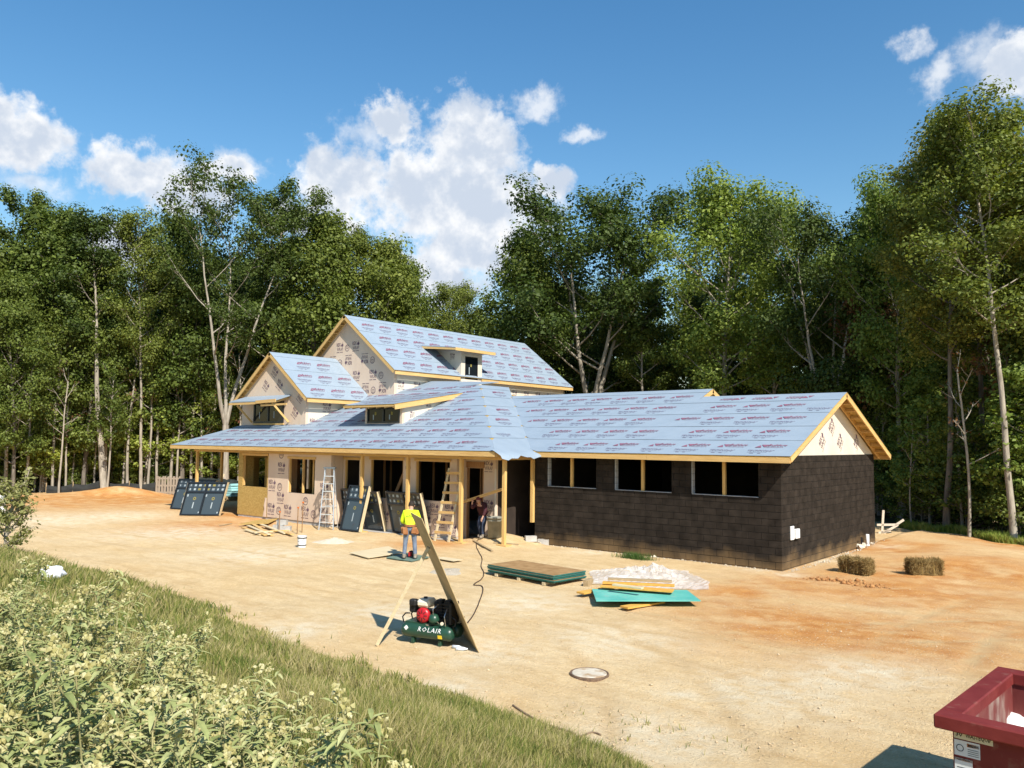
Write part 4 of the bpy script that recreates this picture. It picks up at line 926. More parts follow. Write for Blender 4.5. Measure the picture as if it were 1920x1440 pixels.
def build_grass():
    rng = np.random.default_rng(31); n = 400000
    d = np.exp(rng.uniform(math.log(2.3), math.log(27), n)); px = rng.uniform(-120, 1420, n); d[330000:] = rng.uniform(6, 12, 70000); px[330000:] = rng.uniform(780, 1420, 70000); dx = (px-960)/FPX
    g = CF.copy(); g[2] = 0; g /= np.linalg.norm(g); P = CAM + (np.outer(dx, CR) + g)*d[:, None]; x, y = P[:, 0], P[:, 1]
    bd = toe(x) - y + .55*wob(x, y, 0, 10, 1.6) + .25*wob(x, y, 10, 24, 3); keep = (bd > 0) | ((bd > -1.0) & (rng.random(n) < .05*np.exp(bd*2)))
    keep &= (np.hypot(x-CAM[0], y-CAM[1]) > 1.6) & ~((x > 6.6) & (y > -17))
    keep &= rng.random(n) < np.clip(.45 + .5*bd, .25, 1)
    x, y, d = x[keep], y[keep], d[keep]; tall = np.clip(.5 + .35*bd[keep], .35, 1.0)*(1 + .25*wob(x, y, 4, 16, 2)); h = rng.uniform(.06, .27, len(x))*np.clip(tall, .4, 1.4); w = np.maximum(.0055, .00125*d)*rng.uniform(.7, 1.4, len(x))
    v, f = blades(rng, x, y, h, w); o = stuff(link('bank_grass', np_mesh('bank_grass', v, f, GRASS, 3), GRASS)); o['label'] = 'olive green rough grass covering the near bank'
    # strip of grass along the wood at right
    n = 15000; px = rng.uniform(1680, 2050, n); base = np.interp(px, [1640, 1800, 1920, 2200], [37.0, 32.0, 29.0, 25.5]); d = base + np.abs(rng.normal(0, .9, n)) + .4*np.sin(px*.05); dx = (px-960)/FPX
    P = CAM + (np.outer(dx, CR) + g)*d[:, None]; h = rng.uniform(.06, .30, n)*np.clip(1.3 - .3*np.sin(px*.08), .6, 1.4); v, f = blades(rng, P[:, 0], P[:, 1], h, np.full(n, .028))
    GR2 = grass_mat('strip_grass', [(.17,.24,.04), (.26,.32,.06), (.36,.36,.11)]); o = stuff(link('grass_strip', np_mesh('grass_strip', v, f, GR2, 3), GR2)); o['label'] = 'bright green grass strip between the dirt and the right-hand wood'
build_grass()
WLEAF = grass_mat('weed_leaf', [(.19,.225,.08), (.32,.345,.14), (.46,.45,.22)], .14); WSTEM = mat('weed_stem', (.36,.31,.15), (.28,.27,.12), 9); WFLOW = grass_mat('weed_flower', [(.50,.45,.18), (.66,.60,.30), (.74,.69,.42)])
def weed(seed):
    rnd = random.Random(seed); st, lf, fl = MB(), MB(), MB()
    def leaf(p, az, el, L):
        d = Vector((math.cos(az)*math.cos(el), math.sin(az)*math.cos(el), math.sin(el))); s = d.cross(Vector((0,0,1))).normalized(); up = s.cross(d); w = L*.115; q = Vector(p); pts = []
        for k, ww in ((0, .35), (.35, 1.0), (.7, .75), (1.0, .0)):
            c = q + d*L*k - Vector((0,0,1))*L*.38*k*k
            pts.append((c - s*w*ww + up*w*.35*ww, c, c + s*w*ww + up*w*.35*ww))
        o = len(lf.v)
        for a in pts: lf.v += [tuple(v) for v in a]
        for k in range(3):
            for j in range(2): a = o+3*k+j; lf.f.append((a, a+1, a+4, a+3))
    def flower(p, r):
        for k in range(rnd.randint(7, 11)):
            c = Vector(p) + Vector((rnd.gauss(0, r), rnd.gauss(0, r), rnd.gauss(r*.6, r))); s = rnd.uniform(.007, .013); a = Vector((rnd.gauss(0,1), rnd.gauss(0,1), rnd.gauss(0,1))).normalized(); b = a.orthogonal().normalized(); e = a.cross(b)
            fl.add([c+a*s*1.5, c+b*s, c+e*s, c-b*s, c-e*s, c-a*s*1.2], [(0,1,2),(0,2,3),(0,3,4),(0,4,1),(5,2,1),(5,3,2),(5,4,3),(5,1,4)])
    for _ in range(rnd.randint(2, 4)):
        az = rnd.uniform(0, 6.28); H = rnd.uniform(.5, .95); ln = rnd.uniform(.08, .42); pts = [Vector((rnd.uniform(-.05,.05), rnd.uniform(-.05,.05), -.03))]
        for k in range(1, 7): pts.append(pts[0] + Vector((math.cos(az)*ln*H*(k/6)**1.4 + rnd.uniform(-.012,.012), math.sin(az)*ln*H*(k/6)**1.4 + rnd.uniform(-.012,.012), H*k/6)))
        st.tube(pts, [.006 - .0006*k for k in range(7)], 5, False)
        for k in range(24):
            t = .18 + .80*k/24; i = min(5, int(t*6)); p = pts[i].lerp(pts[i+1], t*6-i); leaf(p, k*2.4 + rnd.uniform(-.4,.4), rnd.uniform(-.1, .7), rnd.uniform(.09, .155)*(1.1-.35*t))
        for j in range(2):
            t = rnd.uniform(.55, .9); i = min(5, int(t*6)); p = pts[i].lerp(pts[i+1], t*6-i); a2 = rnd.uniform(0, 6.28); q = p + Vector((math.cos(a2)*.11, math.sin(a2)*.11, rnd.uniform(.08, .18))); st.tube([p, p.lerp(q, .5) + Vector((0,0,-.01)), q], [.0035, .003, .0025], 4, False)
            for k in range(6): leaf(p.lerp(q, .3+.12*k), rnd.uniform(0, 6.28), rnd.uniform(0, .8), rnd.uniform(.06, .11))
            if j: flower(q, .010)
        flower(pts[-1], .017)
    return [mb.mesh(n) for mb, n in ((st, 'stem'), (lf, 'foliage'), (fl, 'flower_head'))]
WEEDS = [weed(s) for s in range(6)]
def plant_weeds():
    rnd = random.Random(17); k = 0
    for me in WEEDS:
        for q, m_ in zip(me, (WSTEM, WLEAF, WFLOW)): q.materials.append(m_)
    tries = 0
    while k < 150 and tries < 6000:
        tries += 1
        px = rnd.uniform(-120, 760); dm = float(np.interp(px, [-120, 60, 150, 300, 450, 600, 690, 760], [11, 9.6, 8.2, 6.7, 5.5, 4.7, 4.0, 3.3])); d = math.exp(rnd.uniform(math.log(2.7), math.log(dm))); q = spot(px, d)
        if float(toe(q.x)) - q.y < .8: continue
        k += 1; o = thing('weed', 'pale green leafy weed with cream flower heads in the foreground bank', 'weed', (q.x, q.y, float(ground_z(q.x, q.y))), rnd.uniform(0, 6.28), 'flowering weeds on the near bank')
        s = rnd.uniform(.75, 1.15); o.scale = (s, s, s*rnd.uniform(.85, 1.1))
        for nme, me in zip(('stem', 'foliage', 'flower_head'), WEEDS[k % 6]):
            w_ = link(nme, me, None, o)
            if nme != 'stem': stuff(w_)
plant_weeds()
q = hit(14, 1040, 40)
tm, cm, t0 = make_tree(33, 1.5, .02, .05, .75, 22, 2600, .065, leaf_mat('dry_leaves', (.24,.24,.08), (.44,.41,.18), .4), BARK, prof='column', clump=(.16, .28), sub=4); o = thing('bush', 'feathery dry bush at the left edge above the bank', 'bush', (q.x-.3, q.y, q.z-.05)); o.scale = (1.1, 1.1, 1.0); link('trunk', tm, None, o); link('crown', cm, None, o)
# ------------------------------------------------------------------ things on the site
def at_y(px, py, Y): d = ray(px, py); t = (Y-CAM[1])/d[1]; return Vector(CAM + d*t)
def gz(x, y): return float(ground_z(x, y))
def on(p, dz=0): return Vector((p.x, p.y, gz(p.x, p.y) + dz))
def plank(name, label, cat, p, q, w, t, m_, up=(0,0,1), group=None):
    return tag(MB().beam(p, q, w, t, up).build(name, m_, None, bevel=.003), label, cat, group)
# -- sheet propped on a brace, shading the compressor
B1, B2, T1 = Vector((-.34,-12.50,.0)), Vector((-1.35,-11.81,.0)), Vector((-.87,-13.38,2.27))
e = (B2-B1).normalized()*1.22; L_ = (T1-B1); n = e.cross(L_).normalized()
PLYB = mat('raw_plywood', (.40,.29,.14), (.50,.37,.19), 1.6, .8, .2, 8, stretch=(1,1,4))
tag(MB().obox((B1+B1+e+L_)/2 + Vector((0,0,.01)), e/2, L_/2, n*.006).build('plywood_sheet', PLYB, None), 'plywood sheet propped on edge, leaning over the air compressor', 'plywood sheet')
bt = B1 + L_*.76 + e*.12 - n*.03
if (Vector(CAM)-bt).dot(-n) < 0: pass
foot = on(gp(707, 1212), .02); to_cam = (Vector(CAM) - foot).normalized()
plank('wood_brace', 'pale lumber brace propping the leaning plywood sheet', 'brace', foot, B1 + L_*.78 + e*.3 + (n if n.dot(foot-B1) > 0 else -n)*.04, .062, .09, PALE, to_cam)
# -- air compressor
def compressor():
    a, b = gp(764, 1205), gp(842, 1215); ang = math.atan2(b.y-a.y, b.x-a.x); c = (a+b)/2
    R = thing('air_compressor', 'green twin-tank air compressor with red engine under the leaning sheet', 'compressor', (c.x, c.y, gz(c.x, c.y)), ang)
    GREEN = mat('dark_green_paint', (.012,.05,.032), (.02,.065,.04), 5, .35, spec=.5); RED = mat('engine_red', (.42,.012,.02), None, rough=.35, spec=.5); BLK = mat('engine_black', (.012,.012,.013), (.03,.03,.03), 20, .45); WHT = mat('tank_cream', (.72,.66,.52), None, rough=.35, spec=.5); CHR = mat('steel', (.5,.5,.5), None, rough=.3, metal=1.0); YEL = mat('warning_yellow', (.75,.52,.03), None); LET = mat('tank_lettering', (.75,.76,.74), None)
    r = .125
    for y in (0, .30):
        prof = [(.0, -.52), (.06, -.515), (.10, -.49), (r, -.44)] + [(r, -.44 + .88*k/6) for k in range(1, 7)] + [(.10, .49), (.06, .515), (.0, .52)]
        MB().lathe(prof, (0, y, .215), (1,0,0), 22).build('tank', GREEN, R, True)
    for x in (-.28, .26):
        for y in (-.02, .32): MB().box(x-.03, y-.05, 0, x+.03, y+.05, .10).build('foot', GREEN, R, bevel=.006)
    MB().box(-.46, -.02, .335, .40, .34, .36).build('base_plate', GREEN, R)
    MB().box(-.27, .02, .36, .02, .30, .56).build('engine_block', BLK, R, bevel=.02)
    MB().lathe([(0,0), (.135,0), (.135,.04), (.11,.075), (.05,.085), (0,.085)], (-.10, .02, .49), (0,-1,0), 22).build('recoil_starter', RED, R, True)
    sp = MB()
    for k in range(8): t = k*math.pi/4; sp.beam((-.10+.04*math.cos(t), -.068, .49+.04*math.sin(t)), (-.10+.10*math.cos(t), -.058, .49+.10*math.sin(t)), .012, .006, (0,1,0))
    stuff(sp.build('starter_vents', BLK, R))
    MB().box(-.24, -.05, .615, .03, .28, .765).build('fuel_tank', WHT, R, bevel=.05); MB().lathe([(.035,0),(.035,.03),(.0,.03)], (-.12,.10,.76), (0,0,1), 12).build('fuel_cap', BLK, R)
    MB().box(-.43, .04, .50, -.28, .28, .70).build('muffler', BLK, R, bevel=.025); MB().box(-.40, -.02, .62, -.26, .10, .745).build('air_filter', BLK, R, bevel=.025)
    for i, x in enumerate((.17, .33)):
        f = MB()
        for k in range(6): f.box(x-.075, .05, .42+.052*k, x+.075, .22, .447+.052*k)
        f.box(x-.055, .07, .36, x+.055, .20, .74); f.build('pump_cylinder', BLK, R); MB().box(x-.06, .06, .74, x+.06, .21, .765).build('cylinder_head', BLK, R, bevel=.01)
    MB().box(.05, .10, .36, .10, .28, .72).build('belt_guard', BLK, R, bevel=.01); MB().box(.40, .0, .36, .45, .30, .73).build('cooler', BLK, R, bevel=.01)
    MB().lathe([(0,0),(.09,0),(.10,.05),(.07,.13),(0,.14)], (.13,-.02,.40), (0,-.2,1), 16).build('regulator_housing', GREEN, R, True)
    for y in (0.0, .30): MB().tube([(-.50,y,.33), (-.53,y,.42), (-.47,y,.49), (-.38,y,.50)], .013, 8).build('carry_handle', BLK, R, True); MB().tube([(.44,y,.32), (.53,y,.36), (.55,y,.46), (.47,y,.50)], .013, 8).build('carry_handle', BLK, R, True)
    MB().tube([(.20,.0,.70), (.12,-.06,.62), (.14,-.07,.46), (.26,-.06,.38)], .01, 7).build('copper_pipe', CHR, R, True); MB().tube([(.38,-.02,.64), (.36,-.08,.52), (.40,-.1,.36)], .009, 7).build('copper_pipe', CHR, R, True)
    MB().lathe([(0,0),(.03,0),(.03,.015),(0,.015)], (.33,-.10,.40), (0,-1,0), 14).build('pressure_gauge', WHT, R)
    v, f = fit(text2d('ROLAIR', 1, .15, .0, 1.18), -.14, 0, .46, .075); th = math.radians(8) + v[:, 1]/r; mb = MB(); mb.v = [(x, -(r+.011)*math.cos(t), .215 + (r+.011)*math.sin(t)) for x, t in zip(v[:, 0], th)]; mb.f = f; stuff(mb.build('lettering', LET, R))
    MB().obox((.30,-.118,.17), (.035,0,0), (0,.006,-.03), (0,-.02,.004)).build('warning_label', YEL, R); MB().obox((-.38,-.112,.265), (.022,0,.022), (-.022,0,.022), (0,-.012,.004)).build('tank_label', LET, R)
    MB().obox((.02,-.07,.335), (.03,0,0), (0,.02,-.02), (0,-.004,.004)).build('tank_label', LET, R)
    for k in range(3): q = c + Vector((.42+.07*k, -.20+.05*k, 0)); 
compressor()
WATER = mat('clear_plastic', (.55,.62,.70), (.75,.80,.86), 20, .2, spec=.6)
for k, (px, py) in enumerate(((858, 1218), (866, 1221))):
    q = on(gp(px, py)); tag(MB().lathe([(0,-.1),(.03,-.1),(.032,.03),(.014,.08),(.014,.10),(0,.10)], (q.x, q.y, q.z+.033), (1,.3+.5*k,0), 12).build('water_bottle', WATER, None, True), ('clear water bottle lying by the compressor tank end', 'second clear bottle lying nearer the camera beside the compressor')[k], 'bottle')
def cable(name, label, pts, r, m_, cat):
    P = [on(gp(a, b), r) for a, b in pts]; out = []
    for i in range(len(P)-1):
        p0, p1, p2, p3 = P[max(0, i-1)], P[i], P[i+1], P[min(len(P)-1, i+2)]
        for k in range(6):
            t = k/6; q = .5*((2*p1) + (p2-p0)*t + (2*p0-5*p1+4*p2-p3)*t*t + (3*p1-p0-3*p2+p3)*t**3); out.append(Vector((q.x, q.y, gz(q.x, q.y)+r)))
    return tag(MB().tube(out, r, 6).build(name, m_, None, True), label, cat)
DKHOSE = mat('dark_hose', (.06,.035,.025), None, rough=.6)
cable('air_hose', 'thin dark air hose winding from the compressor toward the porch', [(877, 1170), (890, 1148), (905, 1112), (902, 1100), (888, 1097), (903, 1085), (907, 1075), (902, 1062), (904, 1048), (898, 1036), (893, 1023), (900, 1014)], .013, DKHOSE, 'hose')
# -- stack of green-edged panels on bearers
def panel_stack():
    TEALE = mat('teal_edge', (.012,.085,.072), (.03,.15,.125), 14, .6, .3, 40, stretch=(1,1,6)); TOP = mat('panel_face', (.27,.155,.06), (.38,.23,.10), 5, .8, .25, 25)
    N_ = Vector((-3.18,-6.60,0)); s = (Vector((-5.55,-6.34,0))-N_).normalized(); d = Vector((-s.y, s.x, 0)); d = d if d.y > 0 else -d; r = random.Random(2)
    names = ('bottom panel of the green-edged stack', 'second panel up in the green-edged stack', 'middle panel of the green-edged stack', 'fourth panel up in the green-edged stack', 'topmost brown-faced panel of the green-edged stack')
    for i in range(5):
        j = s*r.uniform(-.03, .05) + d*r.uniform(-.03, .03); z = .09 + .042*i; me = MB(); c = N_ + s*1.22 + d*.61 + j + Vector((0,0,z)); me.obox(c, s*1.22, d*.61, Vector((0,0,.0165)))
        o = me.build('panel', TEALE, None, bevel=.003); o.data.materials.append(TOP)
        for p in o.data.polygons: p.material_index = 1 if abs(p.normal.z) > .9 else 0
        tag(o, names[i], 'panel', 'stack of green-edged panels')
    for k, a in enumerate((.35, 1.25, 2.1)): c = N_ + s*a + d*.61; tag(MB().obox(c + Vector((0,0,.035)), s*.05, d*.63, Vector((0,0,.036))).build('wood_bearer', PALE, None), ('right end wood bearer under the green-edged stack', 'middle wood bearer under the green-edged stack', 'left end wood bearer under the green-edged stack')[k], 'bearer')
panel_stack()
# -- loose sheets and boards with clear plastic
def sheet4(name, label, cat, corners, z, t, m_, tilt=0):
    P = [gp(a, b, z) for a, b in corners]; P = [p + Vector((0,0,tilt*i)) for i, p in enumerate(P)]
    me = MB().prism(P, (0,0,-t)).mesh(name); fix(me); return tag(link(name, me, m_), label, cat)
TEAL = mat('teal_panel', (.07,.36,.30), (.16,.48,.40), 1.5, .6, .3, 14, c3=(.20,.42,.36), s3=5); ORANGE = wood('orange_lumber', (.55,.28,.05), (.66,.38,.09)); GREYW = wood('grey_lumber', (.30,.22,.12), (.42,.31,.18))
sheet4('panel_offcut', 'long teal panel offcut lying in front of the orange boards', 'panel', [(1118, 1126), (1314, 1126), (1288, 1106), (1110, 1104)], .16, .02, TEAL)
for i, (a, b, w, z, m_, lab) in enumerate([((1088, 1112), (1145, 1102), .24, .10, ORANGE, 'short orange board poking out left of the teal panel'), ((1170, 1139), (1240, 1128), .24, .05, ORANGE, 'orange board end lying in front of the teal panel'),
        ((1128, 1098), (1262, 1108), .28, .24, ORANGE, 'wide orange board lying behind the teal panel'), ((1130, 1092), (1265, 1098), .20, .30, ORANGE, 'upper orange board in the loose pile'), ((1140, 1085), (1260, 1090), .20, .37, GREYW, 'grey board on top of the loose pile'), ((1150, 1096), (1205, 1103), .12, .34, PALE, 'narrow pale board laid across the orange boards'), ((1160, 1106), (1225, 1112), .2, .13, GREYW, 'grey board half under the teal panel')]):
    p, q = gp(*a, z), gp(*b, z); plank('loose_board', lab, 'board', p, q, w, .04, m_, group='loose boards by the clear plastic')
tag(MB().beam(gp(1098, 1094, .08), gp(1108, 1090, .08), .14, .16).build('timber_block', GREYW, None, bevel=.005), 'short timber block at the right end of the green-edged stack', 'block')
def plastic():
    M = bpy.data.materials.new('clear_poly'); M.use_nodes = True; nt = M.node_tree; N = nt.nodes; L = nt.links; p = N['Principled BSDF']; p.inputs['Base Color'].default_value = (.85,.87,.90,1); p.inputs['Roughness'].default_value = .18; p.inputs['Specular IOR Level'].default_value = .7
    tr = N.new('ShaderNodeBsdfTransparent'); ms = N.new('ShaderNodeMixShader'); ms.inputs[0].default_value = .34; L.new(tr.outputs[0], ms.inputs[1]); L.new(p.outputs[0], ms.inputs[2]); L.new(ms.outputs[0], N['Material Output'].inputs[0])
    a, b, c, d = gp(1098, 1098), gp(1335, 1108), gp(1290, 1072), gp(1120, 1072); nx, ny = 46, 22; rng = np.random.default_rng(5); mb = MB(); ph = rng.uniform(0, 6.28, 20); fr = rng.uniform(2, 11, 20); an = rng.uniform(0, 6.28, 20)
    for j in range(ny):
        for i in range(nx):
            u, v = i/(nx-1), j/(ny-1); p_ = (a*(1-u)+b*u)*(1-v) + (d*(1-u)+c*u)*v
            e_ = min(u, 1-u, v, 1-v)*4; w_ = sum(abs(math.sin((p_.x*math.cos(an[k])+p_.y*math.sin(an[k]))*fr[k]+ph[k])) for k in range(14))/14
            hgt = .02 + min(1, e_)*(.06 + .17*math.exp(-((u-.62)/.20)**2)*math.exp(-((v-.65)/.35)**2) + .07*math.exp(-((u-.25)/.15)**2)) * max(.1, 2.6*w_ - .75) + .035*rng.random()
            mb.v.append((p_.x + .12*math.sin(7*v+ph[0]) + rng.normal(0, .015), p_.y + .10*math.sin(9*u+ph[1]) + rng.normal(0, .015), gz(p_.x, p_.y) + hgt))
    for j in range(ny-1):
        for i in range(nx-1): k = j*nx+i; mb.f.append((k, k+1, k+nx+1, k+nx))
    o = tag(mb.build('plastic_sheeting', M, None, False), 'crumpled clear plastic sheeting heaped behind the loose boards', 'plastic sheet')
plastic()
# -- round concrete lid
q = gp(1105, 1265); R = thing('septic_lid', 'round pale concrete access lid set in the dirt', 'lid', (q.x, q.y, gz(q.x, q.y)))
LID = mat('lid_concrete', (.50,.44,.34), (.62,.56,.45), 7, .9, .4, 25, c3=(.38,.26,.15), s3=5, lo3=.5, hi3=.65); RIM = mat('rusty_rim', (.10,.065,.045), (.20,.13,.08), 25, .8)
MB().lathe([(.27,-.1), (.27,.028), (.26,.036), (0,.036)], n=36).build('cover', LID, R); MB().lathe([(.275,-.1), (.275,.026), (.285,.034), (.30,.034), (.308,.018), (.308,-.1)], n=36).build('rim', RIM, R)
# -- straw bales
STRAW = grass_mat('straw', [(.20,.13,.05), (.36,.25,.10), (.50,.37,.17)])
def bale(px, py, ang, label, seed, tilt=0):
    rng = np.random.default_rng(seed); q = on(gp(px, py)); R = thing('straw_bale', label, 'straw bale', q, ang, 'straw bales by the block wing'); a, b, c = .42, .22, .20
    core = MB().box(-a+.04, -b+.04, .0, a-.04, b-.04, 2*c-.04).build('core', mat('straw_core', (.20,.14,.06), (.30,.21,.09), 18, .95, .8, 40), R, bevel=.05)
    n = 5200; f = rng.integers(0, 5, n); p = rng.uniform(-1, 1, (n, 3))*np.array([a, b, c]); ax = np.array([0, 0, 1, 1, 2])[f]; sg = np.array([-1, 1, -1, 1, 1])[f]; half = np.array([a, b, c])
    p[np.arange(n), ax] = sg*(half[ax] - rng.uniform(0, .06, n)); rr = (np.abs(p[:, 0]/a)**6 + np.abs(p[:, 1]/b)**6 + np.abs(p[:, 2]/c)**6)**(1/6); p = p/np.maximum(1, rr)[:, None]; p += .02*np.sin(p[:, [1, 2, 0]]*17 + seed)
    p[:, 2] += c; d = rng.normal(0, 1, (n, 3)); d[np.arange(n), ax] *= .35; d /= np.linalg.norm(d, axis=1, keepdims=True); s = np.cross(d, rng.normal(0, 1, (n, 3))); s /= np.linalg.norm(s, axis=1, keepdims=True); l = rng.uniform(.04, .13, (n, 1)); w = .0042
    v = np.stack([p-d*l-s*w, p-d*l+s*w, p+d*l+s*w, p+d*l-s*w], 1).reshape(-1, 3); v[:, 2] = np.maximum(v[:, 2], .002)
    o = stuff(link('straw', np_mesh('straw', v, np.arange(4*n).reshape(-1, 4), STRAW, 4), STRAW, R))
    for x in (-.16, .16): MB().tube([(x,-b-.008,.03), (x,-b-.008,2*c-.03), (x,-b+.03,2*c+.004), (x,b-.03,2*c+.004), (x,b+.008,2*c-.03)], .005, 5).build('twine', mat('twine', (.5,.36,.12)), R)
bale(1606, 1076, math.radians(-14), 'straw bale nearer the black block wall', 3); bale(1733, 1080, math.radians(38), 'straw bale farther right, turned at an angle', 9)
# -- dumpster
def dumpster():
    R = thing('dumpster', 'red steel dumpster cut off by the lower right corner', 'dumpster', (7.36, -12.82, 0), math.radians(-4)); RD = mat('dumpster_red', (.135,.013,.011), (.18,.024,.02), 3, .62, .15, 9, spec=.35, c3=(.20,.07,.05), s3=9, lo3=.62, hi3=.75); IN = mat('dumpster_inside', (.13,.018,.018), (.18,.05,.04), 2.5, .7, .2, 9, c3=(.34,.27,.22), s3=3.2, lo3=.5, hi3=.68, stretch=(1,1,.5))
    Wd, Dp, H = 4.2, 2.15, 1.25; t = .05      # x right, y toward the viewer is negative
    o = .12
    MB().box(o, -Dp+o, .10, Wd-o, -Dp+o+t, H-.10).build('front_panel', RD, R); MB().box(o, -o-t, .10, Wd-o, -o, H-.10).build('rear_panel', IN, R); MB().box(o, -Dp+o+t, .10, o+t, -o-t, H-.10).build('side_panel', IN, R); MB().box(Wd-o-t, -Dp+o+t, .10, Wd-o, -o-t, H-.10).build('side_panel', IN, R); MB().box(o, -Dp+o, .05, Wd-o, -o, .10).build('floor_plate', IN, R)
    for nm, b in (('rim_rail', (0, -Dp, H-.12, Wd, -Dp+.19, H)), ('rim_rail', (0, -.19, H-.12, Wd, 0, H)), ('rim_rail', (0, -Dp+.192, H-.12, .19, -.192, H)), ('rim_rail', (Wd-.19, -Dp+.192, H-.12, Wd, -.192, H))): MB().box(*b).build(nm, RD, R, bevel=.012)
    for x in (1.2, 2.3, 3.4): MB().box(x-.05, -Dp+.06, .1, x+.05, -Dp+o, H-.12).build('stiffener', RD, R)
    for y in (-1.6, -.6): MB().box(.04, y-.05, .1, o, y+.05, H-.12).build('stiffener', RD, R)
    yf = -Dp + o - .003; S1, S2, S3 = mat('sticker_cream', (.62,.58,.40)), mat('sticker_white', (.66,.68,.66)), mat('sticker_orange', (.62,.20,.03)); INK = mat('sticker_ink', (.02,.02,.02))
    def st(x, z, w, h, m_, nm='safety_sticker'): return MB().box(o+x, yf-.001, z-h, o+x+w, yf, z).build(nm, m_, R)
    def wr(body, x, z, w, h):
        v, f = fit(text2d(body, 1, 0, .015), o+x, z-h, w, h); mb = MB(); mb.v = [(a, yf-.003, b) for a, b in v]; mb.f = f; stuff(mb.build('sticker_lettering', INK, R))
    st(.01, H-.125, .30, .075, S1); wr('WASTEQUIP', .10, H-.14, .20, .045); wr('30', .025, H-.14, .05, .04)
    st(.01, H-.21, .20, .13, S2); st(.11, H-.225, .095, .03, S3, 'sticker_band'); wr('WARNING', .115, H-.23, .085, .02)
    for k in range(4): stuff(MB().box(o+.115, yf-.003, H-.275-.016*k, o+.20, yf-.002, H-.271-.016*k).build('sticker_lettering', INK, R))
    v, f = ring2d(o+.055, H-.275, .024, .03); mb = MB(); mb.v = [(a, yf-.003, b) for a, b in v]; mb.f = f; mb.build('sticker_symbol', INK, R)
    st(.01, H-.36, .14, .13, S2); st(.01, H-.36, .14, .022, S3, 'sticker_band'); wr('CAUTION', .03, H-.364, .10, .014); st(.01, H-.50, .14, .12, S2); st(.01, H-.50, .14, .022, S3, 'sticker_band')
    for k in range(3): stuff(MB().box(o+.03, yf-.003, H-.44-.016*k, o+.13, yf-.002, H-.435-.016*k).build('sticker_lettering', INK, R))
    # bagged rubbish inside
    def bag(x, y, z, r, m_, lab, seed):
        bm = bmesh.new(); bmesh.ops.create_icosphere(bm, subdivisions=3, radius=r); rr = random.Random(seed); ph = [rr.uniform(0, 6.28) for _ in range(6)]
        for v in bm.verts:
            n_ = v.co.normalized(); k = 1 + .13*math.sin(5*n_.x+ph[0]) + .10*math.sin(9*n_.y+ph[1]) + .09*math.sin(13*n_.z+ph[2]) + .05*math.sin(23*n_.x+17*n_.z+ph[3]); v.co = Vector((n_.x*r*k*1.25, n_.y*r*k, n_.z*r*k*.8))
        me = bpy.data.meshes.new('rubbish_bag'); bm.to_mesh(me); bm.free(); o_ = link('rubbish_bag', me, m_, None, True); o_.location = R.matrix_basis @ Vector((x, y, z)); return tag(o_, lab, 'bag')
    WB, CB = mat('white_bag', (.72,.70,.68), (.80,.79,.77), 6, .4, .3, 14), mat('clear_bag', (.55,.50,.52), (.70,.66,.66), 7, .25, .4, 16, spec=.6)
    iv_ = R.matrix_basis.inverted(); g_ = iv_ @ gp(1902, 1350, .80); bag(g_.x, g_.y, .70, .20, WB, 'white rubbish bag showing above the near dumpster rim', 7); g_ = iv_ @ gp(1885, 1356, .72); bag(g_.x-.05, g_.y+.1, .60, .18, CB, 'clear plastic bag left of the white bag in the dumpster', 8)
    bag(.85, -.62, .66, .34, CB, 'greyish clear bag of rubbish in the red dumpster', 1); bag(1.15, -.45, .86, .36, WB, 'white rubbish bag heaped in the red dumpster', 2); bag(1.7, -.9, .5, .42, WB, 'lower white bag at the right in the red dumpster', 3); bag(1.0, -1.35, .3, .4, CB, 'crumpled bag low in the near side of the dumpster', 4)
dumpster()
